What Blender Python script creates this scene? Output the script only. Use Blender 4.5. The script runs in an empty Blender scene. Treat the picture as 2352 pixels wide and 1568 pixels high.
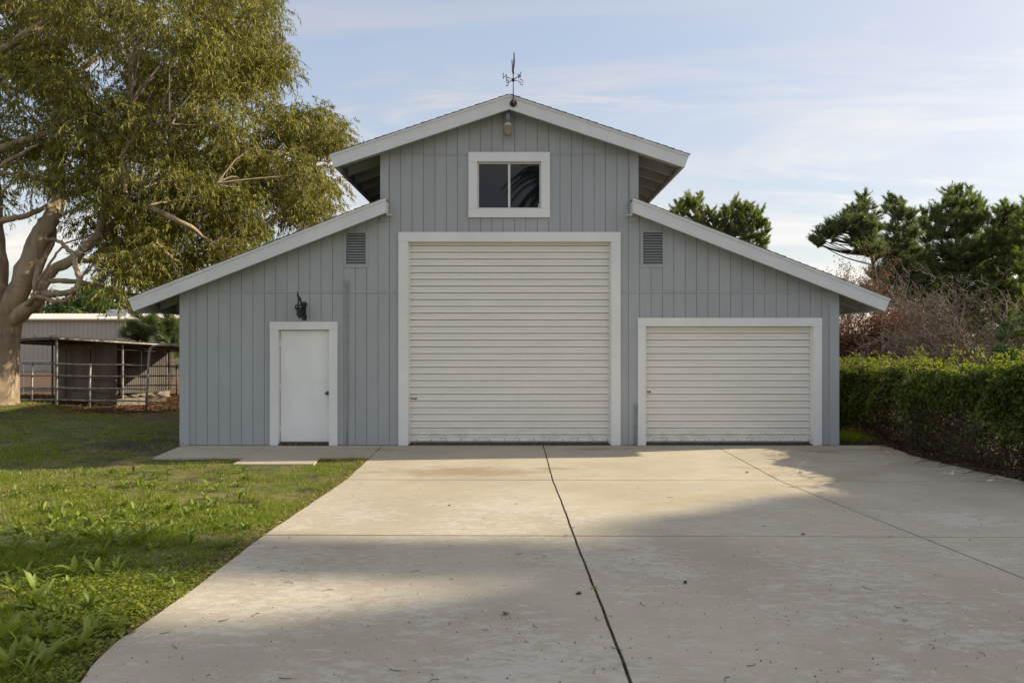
import bpy, bmesh, math, random
import numpy as np
from mathutils import Vector, Matrix, Euler
R = math.radians
random.seed(11)
rng = np.random.default_rng(11)
scene = bpy.context.scene
COL = scene.collection

# ------------------------------------------------------------------ camera
CAMZ, D0, F = 1.81, 12.2, 1568.0      # eye height over the barn floor, distance to the facade, focal length in 2352-wide units
cam_d = bpy.data.cameras.new('camera')
cam_d.lens, cam_d.sensor_width = 24.0, 36.0
cam_d.shift_y = 6.0/2352
cam_d.clip_start, cam_d.clip_end = 0.1, 3000
cam = bpy.data.objects.new('camera', cam_d)
cam.location = (0, -D0, CAMZ); cam.rotation_euler = (R(90), 0, 0)
COL.objects.link(cam); scene.camera = cam

# ------------------------------------------------------------------ light
SUN = Vector((1.837, 0.33, 1.0)).normalized()
SUN_EL = math.asin(SUN.z); SUN_AZ = math.atan2(SUN.x, SUN.y)
SKY_STRENGTH, SUN_STRENGTH, EXPOSURE = 0.15, 4.2, 0.72
SKY_REF, SKY_G = 2.2, 0.45
world = bpy.data.worlds.new('World'); scene.world = world; world.use_nodes = True
world.cycles.sampling_method = 'MANUAL'; world.cycles.sample_map_resolution = 512
wt = world.node_tree; wt.nodes.clear()
def wn(t, **kw):
    n = wt.nodes.new(t)
    for k, v in kw.items(): setattr(n, k, v)
    return n
wl = wt.links.new
w_out = wn('ShaderNodeOutputWorld'); w_bg = wn('ShaderNodeBackground'); w_bg.inputs[1].default_value = SKY_STRENGTH
w_sky = wn('ShaderNodeTexSky', sky_type='NISHITA', sun_disc=False, sun_elevation=SUN_EL, sun_rotation=SUN_AZ,
           altitude=100, air_density=1.0, dust_density=1.6, ozone_density=1.2)
w_tc = wn('ShaderNodeTexCoord'); w_sep = wn('ShaderNodeSeparateXYZ'); wl(w_tc.outputs['Generated'], w_sep.inputs[0])
def wmath(op, a, b=None, c=None):
    n = wn('ShaderNodeMath', operation=op)
    for i, s in enumerate((a, b, c)):
        if s is None: continue
        if isinstance(s, (int, float)): n.inputs[i].default_value = s
        else: wl(s, n.inputs[i])
    return n.outputs[0]
zz = wmath('ADD', wmath('MAXIMUM', w_sep.outputs[2], 0.0), 0.16)
w_comb = wn('ShaderNodeCombineXYZ')
wl(wmath('DIVIDE', w_sep.outputs[0], zz), w_comb.inputs[0]); wl(wmath('DIVIDE', w_sep.outputs[1], zz), w_comb.inputs[1])
def cloud(rot, scl, loc, nscale, lo, hi, rough=0.6, dist=0.6):
    m = wn('ShaderNodeMapping'); m.inputs['Rotation'].default_value = (0, 0, R(rot)); m.inputs['Scale'].default_value = scl; m.inputs['Location'].default_value = loc
    wl(w_comb.outputs[0], m.inputs[0])
    n = wn('ShaderNodeTexNoise'); n.inputs['Scale'].default_value = nscale; n.inputs['Detail'].default_value = 6
    n.inputs['Roughness'].default_value = rough; n.inputs['Distortion'].default_value = dist
    wl(m.outputs[0], n.inputs[0])
    r = wn('ShaderNodeMapRange', interpolation_type='SMOOTHSTEP'); r.inputs[1].default_value = lo; r.inputs[2].default_value = hi
    wl(n.outputs[0], r.inputs[0]); return r.outputs[0]
c1 = cloud(28, (0.35, 1.25, 1), (0.9, 0.35, 0), 1.1, 0.47, 0.78)      # long cirrus streaks
c2 = cloud(10, (0.5, 0.9, 1), (3.1, 1.7, 0), 0.55, 0.40, 0.72, 0.5)   # broad thin veil
c3 = cloud(35, (0.8, 2.2, 1), (5.3, 2.2, 0), 1.3, 0.52, 0.76, 0.65, 0.9)  # small wisps
cov = wmath('ADD', wmath('MINIMUM', wmath('ADD', wmath('ADD', wmath('MULTIPLY', c1, 0.80), wmath('MULTIPLY', c2, 0.34)), wmath('MULTIPLY', c3, 0.55)), 0.80), 0.13)
w_bw = wn('ShaderNodeRGBToBW'); wl(w_sky.outputs[0], w_bw.inputs[0])
w_cc = wn('ShaderNodeMix', data_type='RGBA', blend_type='MULTIPLY'); w_cc.inputs[0].default_value = 1
w_g = wn('ShaderNodeCombineColor')
lum = wmath('MULTIPLY', w_bw.outputs[0], 2.6)
for i in range(3): wl(lum, w_g.inputs[i])
wl(w_g.outputs[0], w_cc.inputs[6]); w_cc.inputs[7].default_value = (1.0, 0.965, 0.935, 1)
w_mx = wn('ShaderNodeMix', data_type='RGBA'); wl(cov, w_mx.inputs[0]); wl(w_sky.outputs[0], w_mx.inputs[6]); wl(w_cc.outputs[2], w_mx.inputs[7])
# the same soft roll-off of brightness for the whole dome: a tone curve flattens the sky's range
w_bw2 = wn('ShaderNodeRGBToBW'); wl(w_mx.outputs[2], w_bw2.inputs[0])
w_k = wmath('POWER', wmath('DIVIDE', wmath('MAXIMUM', w_bw2.outputs[0], 0.05), SKY_REF), SKY_G-1)
w_v = wn('ShaderNodeVectorMath', operation='SCALE'); wl(w_mx.outputs[2], w_v.inputs[0]); wl(w_k, w_v.inputs['Scale'])
w_t = wn('ShaderNodeMix', data_type='RGBA', blend_type='MULTIPLY'); w_t.inputs[0].default_value = 1; wl(w_v.outputs[0], w_t.inputs[6]); w_t.inputs[7].default_value = (.97, .935, .90, 1)
wl(w_t.outputs[2], w_bg.inputs[0]); wl(w_bg.outputs[0], w_out.inputs[0])

sun_d = bpy.data.lights.new('sun', 'SUN'); sun_d.energy = SUN_STRENGTH; sun_d.angle = R(0.7); sun_d.color = (1.0, 0.89, 0.69)
sun = bpy.data.objects.new('sun', sun_d); sun.rotation_euler = (-SUN).to_track_quat('-Z', 'Y').to_euler(); sun.location = SUN*60
COL.objects.link(sun)
vs = scene.view_settings; vs.view_transform = 'Standard'; vs.look = 'None'; vs.gamma = 1; vs.exposure = EXPOSURE; vs.use_curve_mapping = False
scene.cycles.use_denoising = True; scene.cycles.denoising_prefilter = 'ACCURATE'; scene.cycles.use_adaptive_sampling = True; scene.cycles.adaptive_threshold = 0.01
scene.cycles.max_bounces = 8; scene.cycles.diffuse_bounces = 4; scene.cycles.transmission_bounces = 6; scene.cycles.transparent_max_bounces = 6

# ------------------------------------------------------------------ helpers
def at(x, y, d):                       # a point d metres in front of the camera, seen at (x, y) of a 2352 x 1568 picture
    return ((x-1176.0)/F*d, d-D0, CAMZ+(790.0-y)/F*d)
def fx(x): return (x-1176.0)/F*D0      # facade plane
def fz(y): return CAMZ+(790.0-y)/F*D0
def prof(Y): return np.interp(Y, [-80, -14, -12.2, -6.12, -2.93, 0, 900], [.45, .42, .364, .10, -.038, 0, 0])
TREE = (-12.9, 5.0)
def gz(X, Y):
    X = np.asarray(X, float); Y = np.asarray(Y, float)
    z = prof(Y)-.018
    z = z+.33*np.exp(-((X-TREE[0])**2+(Y-TREE[1])**2)/2.6)
    z = z+.010*np.sin(X*1.9+1.3*np.sin(Y*1.1))*np.sin(Y*2.3+.7)+.006*np.sin(X*5.1+Y*3.7)
    return z
def org_of(p):
    o = Vector((0, 0, 0))
    while p is not None: o += p.location; p = p.parent
    return o
class MB:
    def __init__(s): s.v = []; s.f = []
    def add(s, vs_, fs):
        n = len(s.v); s.v.extend([tuple(v) for v in vs_]); s.f.extend([tuple(i+n for i in f) for f in fs]); return s
    def box(s, x0, x1, y0, y1, z0, z1):
        return s.add([(x0,y0,z0),(x1,y0,z0),(x1,y1,z0),(x0,y1,z0),(x0,y0,z1),(x1,y0,z1),(x1,y1,z1),(x0,y1,z1)],
                     [(0,3,2,1),(4,5,6,7),(0,1,5,4),(1,2,6,5),(2,3,7,6),(3,0,4,7)])
    def prism(s, poly, y0, y1):        # poly in (x, z), counter-clockwise seen from the camera, extruded along y
        n = len(poly)
        return s.add([(x,y0,z) for x,z in poly]+[(x,y1,z) for x,z in poly],
                     [tuple(range(n)), tuple(range(2*n-1, n-1, -1))]+[(i, i+n, (i+1) % n+n, (i+1) % n) for i in range(n)])
    def prismx(s, poly, x0, x1):       # poly in (y, z), extruded along x
        n = len(poly)
        return s.add([(x0,y,z) for y,z in poly]+[(x1,y,z) for y,z in poly],
                     [tuple(range(n)), tuple(range(2*n-1, n-1, -1))]+[(i, i+n, (i+1) % n+n, (i+1) % n) for i in range(n)])
    def slab(s, poly, top, th):        # poly in (x, y); top = function z(x, y)
        n = len(poly)
        return s.add([(x,y,float(top(x,y))) for x,y in poly]+[(x,y,float(top(x,y))-th) for x,y in poly],
                     [tuple(range(n)), tuple(range(2*n-1, n-1, -1))]+[(i, (i+1) % n, (i+1) % n+n, i+n) for i in range(n)])
    def beam(s, a, b, w, h, up=(0,0,1)):
        a = Vector(a); b = Vector(b); d = (b-a).normalized(); u = Vector(up); sd = d.cross(u).normalized(); u = sd.cross(d)
        vs_ = []
        for p in (a, b):
            for i, j in ((-1,-1),(1,-1),(1,1),(-1,1)): vs_.append(p+sd*(w/2*i)+u*(h/2*j))
        return s.add(vs_, [(0,1,2,3),(7,6,5,4),(0,4,5,1),(1,5,6,2),(2,6,7,3),(3,7,4,0)])
    def tube(s, pts, rad, n=8, cap=True):
        pts = [Vector(p) for p in pts]; m = len(pts)
        if not hasattr(rad, '__len__'): rad = [rad]*m
        prev = None; base = len(s.v)
        for i, p in enumerate(pts):
            t = (pts[min(i+1, m-1)]-pts[max(i-1, 0)]).normalized()
            if prev is None: u = t.orthogonal().normalized()
            else:
                u = prev-t*prev.dot(t); u = u.normalized() if u.length > 1e-6 else t.orthogonal().normalized()
            prev = u; w = t.cross(u)
            for k in range(n):
                a = 2*math.pi*k/n; s.v.append(tuple(p+(u*math.cos(a)+w*math.sin(a))*rad[i]))
        for i in range(m-1):
            for k in range(n):
                s.f.append((base+i*n+k, base+i*n+(k+1) % n, base+(i+1)*n+(k+1) % n, base+(i+1)*n+k))
        if cap:
            s.f.append(tuple(base+k for k in range(n-1, -1, -1))); s.f.append(tuple(base+(m-1)*n+k for k in range(n)))
        return s
    def lathe(s, c, prof_, n=20, axis='z'):
        base = len(s.v); m = len(prof_)
        for r, h in prof_:
            for k in range(n):
                a = 2*math.pi*k/n
                if axis == 'z': s.v.append((c[0]+r*math.cos(a), c[1]+r*math.sin(a), c[2]+h))
                else: s.v.append((c[0]+r*math.cos(a), c[1]+h, c[2]+r*math.sin(a)))
        for i in range(m-1):
            for k in range(n):
                s.f.append((base+i*n+k, base+i*n+(k+1) % n, base+(i+1)*n+(k+1) % n, base+(i+1)*n+k))
        return s
    def build(s, name, mat, parent=None, smooth=False, loc=None):
        me = bpy.data.meshes.new(name)
        off = org_of(parent) if parent is not None else Vector((0, 0, 0))
        if loc is not None: off = off+Vector(loc)
        vs_ = [(v[0]-off.x, v[1]-off.y, v[2]-off.z) for v in s.v]
        me.from_pydata(vs_, [], s.f)
        bm = bmesh.new(); bm.from_mesh(me); bmesh.ops.recalc_face_normals(bm, faces=bm.faces); bm.to_mesh(me); bm.free()
        if mat: me.materials.append(mat)
        if smooth: me.polygons.foreach_set('use_smooth', [True]*len(me.polygons))
        return link(name, me, parent, loc)
def link(name, me, parent=None, loc=None):
    o = bpy.data.objects.new(name, me); COL.objects.link(o)
    if parent is not None: o.parent = parent
    if loc is not None: o.location = loc
    return o
def fast(name, V, Fc, mat, parent=None, smooth=False, loc=None):     # big meshes from arrays
    V = np.asarray(V, np.float32); Fc = np.asarray(Fc, np.int32); k = Fc.shape[1]
    off = org_of(parent) if parent is not None else Vector((0, 0, 0))
    if loc is not None: off = off+Vector(loc)
    V = V-np.array(off, np.float32)
    me = bpy.data.meshes.new(name)
    me.vertices.add(len(V)); me.vertices.foreach_set('co', V.ravel())
    me.loops.add(Fc.size); me.loops.foreach_set('vertex_index', Fc.ravel())
    me.polygons.add(len(Fc)); me.polygons.foreach_set('loop_start', np.arange(0, Fc.size, k, dtype=np.int32))
    me.polygons.foreach_set('loop_total', np.full(len(Fc), k, np.int32))
    if smooth: me.polygons.foreach_set('use_smooth', np.ones(len(Fc), bool))
    me.update(calc_edges=True); me.validate()
    if mat: me.materials.append(mat)
    return link(name, me, parent, loc)
def tag(o, label=None, cat=None, group=None, kind=None):
    if label: o['label'] = label
    if cat: o['category'] = cat
    if group: o['group'] = group
    if kind: o['kind'] = kind
    return o
def empty(name, loc, label, cat, group=None):
    o = bpy.data.objects.new(name, None); o.location = loc; o.empty_display_size = .2; COL.objects.link(o)
    return tag(o, label, cat, group)

# ------------------------------------------------------------------ materials
class NT:
    def __init__(s, name):
        s.m = bpy.data.materials.new(name); s.m.use_nodes = True; s.t = s.m.node_tree; s.t.nodes.clear()
        s.out = s.n('ShaderNodeOutputMaterial'); s.geo = s.n('ShaderNodeNewGeometry')
    def n(s, t, **kw):
        n = s.t.nodes.new(t)
        for k, v in kw.items(): setattr(n, k, v)
        return n
    def l(s, a, b): s.t.links.new(a, b)
    def put(s, sock, v):
        if isinstance(v, (int, float)): sock.default_value = v
        elif isinstance(v, tuple): sock.default_value = v if len(v) != 3 or sock.type == 'VECTOR' else (*v, 1)
        else: s.l(v, sock)
    def math(s, op, a, b=None, c=None):
        n = s.n('ShaderNodeMath', operation=op)
        for i, x in enumerate((a, b, c)):
            if x is not None: s.put(n.inputs[i], x)
        return n.outputs[0]
    def pos(s, scale=(1,1,1), rot=(0,0,0), loc=(0,0,0)):
        m = s.n('ShaderNodeMapping'); m.inputs['Scale'].default_value = scale; m.inputs['Rotation'].default_value = rot; m.inputs['Location'].default_value = loc
        s.l(s.geo.outputs['Position'], m.inputs[0]); return m.outputs[0]
    def xyz(s):
        n = s.n('ShaderNodeSeparateXYZ'); s.l(s.geo.outputs['Position'], n.inputs[0]); return n.outputs
    def noise(s, vec, scale, detail=4, rough=.55, dist=0):
        n = s.n('ShaderNodeTexNoise'); n.inputs['Scale'].default_value = scale; n.inputs['Detail'].default_value = detail
        n.inputs['Roughness'].default_value = rough; n.inputs['Distortion'].default_value = dist; s.l(vec, n.inputs[0]); return n.outputs[0]
    def step(s, v, lo, hi, a=0., b=1.):
        n = s.n('ShaderNodeMapRange', interpolation_type='SMOOTHSTEP'); s.put(n.inputs[0], v)
        for i, x in ((1, lo), (2, hi), (3, a), (4, b)): s.put(n.inputs[i], x)
        return n.outputs[0]
    def mix(s, f, a, b, blend='MIX'):
        n = s.n('ShaderNodeMix', data_type='RGBA', blend_type=blend); s.put(n.inputs[0], f); s.put(n.inputs[6], a); s.put(n.inputs[7], b); return n.outputs[2]
    def ramp(s, v, stops):
        n = s.n('ShaderNodeValToRGB'); e = n.color_ramp.elements
        while len(e) < len(stops): e.new(0.5)
        for i, (p, c) in enumerate(stops): e[i].position = p; e[i].color = (*c, 1)
        s.l(v, n.inputs[0]); return n.outputs[0]
    def bump(s, h, strength, dist=.01):
        n = s.n('ShaderNodeBump'); n.inputs['Strength'].default_value = strength; n.inputs['Distance'].default_value = dist; s.l(h, n.inputs['Height']); return n.outputs[0]
    def principled(s, col, rough=.7, bump=None, metal=0., spec=.5, **kw):
        p = s.n('ShaderNodeBsdfPrincipled'); s.put(p.inputs['Base Color'], col); s.put(p.inputs['Roughness'], rough)
        s.put(p.inputs['Metallic'], metal); s.put(p.inputs['Specular IOR Level'], spec)
        if bump is not None: s.l(bump, p.inputs['Normal'])
        s.l(p.outputs[0], s.out.inputs[0]); return s.m
def simple(name, col, rough=.6, metal=0., var=.15, scale=6., bump=0., bscale=60., stretch=(1,1,1), spec=.5):
    t = NT(name); p = t.pos(stretch)
    n = t.noise(p, scale, 5); lo = tuple(c*(1-var) for c in col); hi = tuple(min(1, c*(1+var)) for c in col)
    c = t.mix(t.step(n, .3, .7), lo, hi)
    b = t.bump(t.noise(t.pos(stretch), bscale, 3), bump, .004) if bump else None
    return t.principled(c, rough, b, metal, spec)
def wood_paint(name, col, sx, sz, dirty=0.0, bump=.5):
    """painted rough-sawn wood: saw marks, brush mottling and splashed dirt by the ground"""
    t = NT(name); xyz = t.xyz()
    big = t.noise(t.pos((1.2, 1, .5)), 1.3, 3); mid = t.noise(t.pos((sx, 1, sz)), 3.0, 6, .65)
    c = t.mix(t.step(big, .3, .7), tuple(x*.95 for x in col), tuple(min(1, x*1.05) for x in col))
    c = t.mix(t.math('MULTIPLY', t.step(mid, .45, .75), .22), c, tuple(x*.83 for x in col))
    isl = t.n('ShaderNodeObjectInfo').outputs['Random']
    c = t.mix(t.math('MULTIPLY', isl, .30), c, tuple(x*.80 for x in col))
    if dirty:
        low = t.step(t.math('ADD', xyz[2], t.math('MULTIPLY', t.noise(t.pos((6, 1, 3)), 2.0, 5), .16)), .04, .22, 1., 0.)
        spl = t.step(t.noise(t.pos((16, 1, 7)), 2.2, 4), .55, .70)
        c = t.mix(t.math('MULTIPLY', t.math('MULTIPLY', low, spl), dirty), c, (.10, .085, .065))
        streak = t.step(t.noise(t.pos((14, 1, .35)), 1.6, 5, .7), .60, .80)
        c = t.mix(t.math('MULTIPLY', streak, .24), c, tuple(x*.6 for x in col))
    h = t.math('ADD', t.noise(t.pos((sx*9, 8, sz*9)), 3.0, 5, .7), t.math('MULTIPLY', mid, .7))
    return t.principled(c, t.step(mid, .3, .8, .5, .72), t.bump(h, bump, .006), 0, .35)
def leaf_mat(name, stops, trans=.45, rough=.5, gloss=.06, back=None):
    t = NT(name); isl = t.geo.outputs['Random Per Island']
    c = t.ramp(isl, stops)
    c = t.mix(t.step(t.noise(t.pos(), .9, 3), .3, .7, 0, .35), c, stops[0][1])
    d = t.n('ShaderNodeBsdfDiffuse'); t.l(c, d.inputs[0])
    tr = t.n('ShaderNodeBsdfTranslucent'); t.l(t.mix(1.0, c, (1.0, 1.0, .55), 'MULTIPLY'), tr.inputs[0])
    m1 = t.n('ShaderNodeMixShader'); m1.inputs[0].default_value = trans; t.l(d.outputs[0], m1.inputs[1]); t.l(tr.outputs[0], m1.inputs[2])
    g = t.n('ShaderNodeBsdfGlossy'); g.inputs['Roughness'].default_value = rough; g.inputs[0].default_value = (.9, .9, .9, 1)
    m2 = t.n('ShaderNodeMixShader'); m2.inputs[0].default_value = gloss; t.l(m1.outputs[0], m2.inputs[1]); t.l(g.outputs[0], m2.inputs[2])
    t.l(m2.outputs[0], t.out.inputs[0]); return t.m
M = {}
M['siding'] = wood_paint('grey painted siding', (.372, .396, .408), 6, .5, dirty=.6, bump=.55)
M['trim'] = wood_paint('white painted trim', (.78, .79, .78), 3, 3, dirty=.45, bump=.7)
M['barge'] = wood_paint('white painted barge board', (.70, .715, .72), 2, 5, dirty=0, bump=.5)
M['corner'] = wood_paint('grey painted corner trim', (.395, .423, .437), 3, 3, dirty=.4, bump=.7)
M['rafter'] = simple('grey painted rafters', (.40, .40, .385), .7, 0, .12, 3, .3)
M['doorwhite'] = wood_paint('white painted door', (.80, .81, .80), 1, 1, dirty=.3, bump=.12)
M['groove'] = simple('darker grey wall backing', (.21, .22, .22), .8, 0, .1)  # darker grey than the boards, seen through the grooves
def shutter_mat():
    t = NT('cream steel shutter'); xyz = t.xyz()
    n = t.noise(t.pos((.5, 1, 4)), 2.2, 5); c = t.mix(t.step(n, .3, .7), (.72, .70, .64), (.77, .745, .685))
    st = t.step(t.noise(t.pos((9, 1, .4)), 1.5, 5, .7), .58, .8); c = t.mix(t.math('MULTIPLY', st, .12), c, (.30, .26, .20))
    low = t.step(xyz[2], .05, .45, 1., 0.); c = t.mix(t.math('MULTIPLY', t.math('MULTIPLY', low, t.step(t.noise(t.pos((3, 1, 5)), 2, 5), .4, .7)), .35), c, (.33, .31, .27))
    return t.principled(c, .42, t.bump(t.noise(t.pos((1, 1, 14)), 2.5, 3), .05, .01), 0., .45)
M['shutter'] = shutter_mat()
M['black_iron'] = simple('black iron', (.018, .019, .021), .5, .2, .3, 20, .3)
M['old_iron'] = simple('weathered bronze iron', (.045, .036, .026), .5, .5, .5, 25, .3)
M['galv'] = simple('galvanised steel', (.30, .31, .315), .42, .6, .2, 14)
M['dark'] = simple('near-black backing', (.02, .02, .02), .9)
M['rubber'] = simple('bottom seal', (.10, .10, .10), .6, 0, .3, 8)
M['shingle'] = simple('brown asphalt shingle', (.085, .07, .06), .9, 0, .4, 30, .6)
M['conduit'] = simple('grey painted conduit', (.26, .285, .31), .45, 0, .06)
def glass_mat():
    t = NT('dark window glass'); n = t.noise(t.pos((3, 1, 3)), 9, 4)
    return t.principled((.006, .007, .009), t.step(n, .55, .9, .015, .05), None, 0, .5)  # opaque pane; the unlit room behind is put into its near-black colour
M['glass'] = glass_mat()
M['alu'] = simple('white window frame', (.62, .63, .64), .4, .1, .05)
M['knob'] = simple('aged brass knob', (.11, .085, .05), .35, .8, .3, 30)
M['ink'] = simple('white print', (.75, .75, .74), .6, 0, .05)
M['tagplate'] = simple('black tag', (.025, .026, .027), .5, 0, .2, 30)
# ------------------------------------------------------------------ ground sheet
def ground_mat():
    t = NT('ground'); xyz = t.xyz()
    fine = t.noise(t.pos(), 14, 6, .7); mid = t.noise(t.pos(), 1.6, 5, .6); big = t.noise(t.pos(), .35, 4)
    soil = t.mix(t.step(fine, .3, .75), (.045, .032, .020), (.13, .092, .058))
    turf = t.mix(t.step(fine, .3, .7), (.065, .085, .012), (.15, .165, .035))
    straw = t.mix(fine, (.13, .11, .04), (.25, .205, .09))
    g = t.mix(t.step(mid, .47, .60), turf, straw); g = t.mix(t.step(t.noise(t.pos(loc=(3, 8, 0)), 2.6, 5, .6), .53, .62), g, soil); g = t.mix(t.step(big, .56, .68), g, soil)
    mulch = t.mix(t.step(fine, .35, .7), (.07, .038, .020), (.24, .135, .07))
    back = t.step(t.math('ADD', xyz[1], t.math('MULTIPLY', mid, 2.0)), 5.2, 6.4)
    c = t.mix(back, g, mulch)
    # bare earth by the barn's left corner and along the hedge
    dx = t.math('ADD', xyz[0], 6.6); dy = t.math('SUBTRACT', xyz[1], .1)
    r = t.math('ADD', t.math('SQRT', t.math('ADD', t.math('MULTIPLY', t.math('MULTIPLY', dx, dx), .55), t.math('MULTIPLY', dy, dy))), t.math('MULTIPLY', mid, 1.2))
    c = t.mix(t.step(r, 1.0, 1.7, 1., 0.), c, soil)
    c = t.mix(t.step(xyz[0], 5.5, 6.2), c, soil)
    far = t.step(xyz[1], 40, 80); c = t.mix(far, c, (.10, .10, .05))
    return t.principled(c, .95, t.bump(fine, .9, .02), 0, .2)
M['ground'] = ground_mat()
gx = np.unique(np.concatenate([np.linspace(-900, -40, 14), np.linspace(-40, -16, 40), np.linspace(-16, 12, 150), np.linspace(12, 40, 30), np.linspace(40, 900, 14)]))
gy = np.unique(np.concatenate([np.linspace(-80, -14, 14), np.linspace(-14, 9, 130), np.linspace(9, 40, 50), np.linspace(40, 1200, 16)]))
GX, GY = np.meshgrid(gx, gy); GZ = gz(GX, GY)
under = (GX > -5.6) & (GX < 6.5) & (GY > -1.1) & (GY < 7.1) | (GX > -1.95) & (GX < 6.5) & (GY < .2) & (GY > -16)
GZ = np.where(under, GZ-.10, GZ)
nx, ny = len(gx), len(gy); ii = (np.arange(ny-1)[:, None]*nx+np.arange(nx-1)[None, :]).ravel()
ground = fast('ground', np.stack([GX.ravel(), GY.ravel(), GZ.ravel()], 1), np.stack([ii, ii+1, ii+nx+1, ii+nx], 1), M['ground'], smooth=True)
tag(ground, kind='structure')

# ------------------------------------------------------------------ concrete
def concrete_mat():
    t = NT('old broom finished concrete'); P = t.pos; xyz = t.xyz()
    big = t.noise(P(), .45, 4, .6); mid = t.noise(P((1, 1.6, 1)), 2.0, 6, .65); fine = t.noise(P((1, 2.2, 1)), 38, 5, .7); grain = t.noise(P(), 160, 3, .6)
    c = t.mix(t.step(big, .32, .68), (.435, .370, .265), (.545, .47, .345))
    c = t.mix(t.step(mid, .35, .75, 0, .40), c, (.38, .315, .225))
    c = t.mix(t.step(t.noise(P((.35, 2.4, 1), loc=(3, 1, 0)), 1.1, 5, .6), .52, .75, 0, .35), c, (.39, .33, .25))
    # peeled, paler scabs of the surface, broken up along the broom direction; mostly on the older, nearer slabs
    scab = t.noise(P((1.0, 2.1, 1), loc=(7, 3, 0)), 7.5, 9, .80, .25); scabmask = t.noise(P((1, 1, 1), loc=(2, 9, 0)), .75, 4, .6)
    near = t.step(xyz[1], -5.5, -3.0, 1., .25)
    s = t.math('MULTIPLY', t.step(t.math('ADD', scab, t.math('MULTIPLY', scabmask, .55)), .77, .85), near)
    c = t.mix(t.math('MULTIPLY', s, .55), c, (.63, .575, .485))
    # rust and soil washes, a slanting yellow-brown band, brown and dark stains
    rust = t.math('MULTIPLY', t.step(t.noise(P((.45, 1.7, 1), loc=(1.1, .3, 0)), .8, 5, .6), .57, .74), t.step(xyz[1], -4.6, -1.6))
    c = t.mix(t.math('MULTIPLY', rust, .75), c, (.27, .17, .085))
    ang = P((1, 1, 1), rot=(0, 0, R(-33)), loc=(-.55, 4.78, 0)); sx = t.n('ShaderNodeSeparateXYZ'); t.l(ang, sx.inputs[0])
    line = t.math('ABSOLUTE', t.math('ADD', sx.outputs[1], t.math('MULTIPLY', t.math('SUBTRACT', mid, .5), .5)))
    c = t.mix(t.math('MULTIPLY', t.step(line, .02, .30, 1., 0.), t.step(xyz[0], .9, 2.0, 0., .33)), c, (.36, .27, .12))  # slanting yellow-brown band over the slabs right of the centre joint
    ex = t.math('MULTIPLY', t.math('ADD', xyz[0], .75), .62); ey = t.math('MULTIPLY', t.math('ADD', xyz[1], 2.35), 2.3)
    el = t.math('ADD', t.math('SQRT', t.math('ADD', t.math('MULTIPLY', ex, ex), t.math('MULTIPLY', ey, ey))), t.math('MULTIPLY', t.math('SUBTRACT', t.noise(P((1, 3, 1), loc=(6, 6, 0)), 2.2, 6, .65), .5), 2.2))
    c = t.mix(t.step(el, .25, 1.0, .62, 0.), c, (.26, .17, .09))
    c = t.mix(t.math('MULTIPLY', t.step(t.noise(P((.8, 3.2, 1), loc=(9, 1, 0)), 1.4, 6, .7), .60, .74), t.step(xyz[1], -9, -4, .15, .45)), c, (.20, .165, .12))
    spots = t.step(t.noise(P(loc=(4, 4, 0)), 9, 2), .745, .78); c = t.mix(t.math('MULTIPLY', spots, .6), c, (.12, .10, .08))
    c = t.mix(t.step(fine, .3, .8, 0, .28), c, (.31, .265, .20)); c = t.mix(t.step(grain, .62, .75, 0, .25), c, (.18, .16, .13))
    e = t.noise(P(loc=(0, 2, 0)), .7, 5); c = t.mix(t.math('MULTIPLY', t.step(xyz[0], 4.6, 6.7), t.step(e, .45, .7, 0, .3)), c, (.30, .25, .185))
    h = t.math('ADD', t.noise(P((1.2, 60, 1)), 3, 4, .6), t.math('ADD', fine, t.math('MULTIPLY', s, .5)))
    return t.principled(c, .88, t.bump(h, .35, .004), 0, .3)
M['concrete'] = concrete_mat()
M['jointsoil'] = simple('soil in the joints', (.075, .056, .038), .95, 0, .75, 22, .8)
def wob(y, k): return .0015*math.sin(y*7.1+k)+.0010*math.sin(y*17.3+2*k)+.003*math.sin(y*1.7+k*3)
LE = [(0, -2.30), (-1.25, -2.28), (-3.0, -2.26), (-6.1, -2.225), (-7.7, -2.14), (-8.5, -2.135), (-8.8, -2.09), (-9.05, -2.01), (-9.4, -1.86), (-9.9, -1.6), (-16, -1.6)]
RE = [(0, 6.69), (-1.0, 6.56), (-1.7, 6.65), (-2.4, 6.76), (-2.95, 6.93), (-3.4, 7.2), (-4.2, 7.55), (-16, 7.6)]
def edgeX(tab, y): ys = [a for a, _ in tab][::-1]; return float(np.interp(y, ys, [b for _, b in tab][::-1]))
bed = MB()
yy = [0.0, -1, -2, -3, -4, -5, -6, -7, -8, -8.6, -9.0, -9.5, -10, -12.2, -14, -16]
for a, b in zip(yy[:-1], yy[1:]):
    bed.add([(edgeX(LE, a)+.05, a, float(prof(a))-.013), (edgeX(RE, a)-.05, a, float(prof(a))-.013), (edgeX(RE, b)-.05, b, float(prof(b))-.013), (edgeX(LE, b)+.05, b, float(prof(b))-.013)], [(0, 3, 2, 1)])
driveway = bed.build('driveway', M['jointsoil']); tag(driveway, kind='structure')
rows = [(0.02, -2.93), (-2.93, -6.12), (-6.12, -9.2), (-9.2, -12.3), (-12.3, -16.0)]
def joint_y(x, y): return y-.012*(x-2)*(1 if y > -9 else 0)      # the cross joints run a touch askew
cols = [(None, .556), (.556, 3.62), (3.62, None)]
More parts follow.
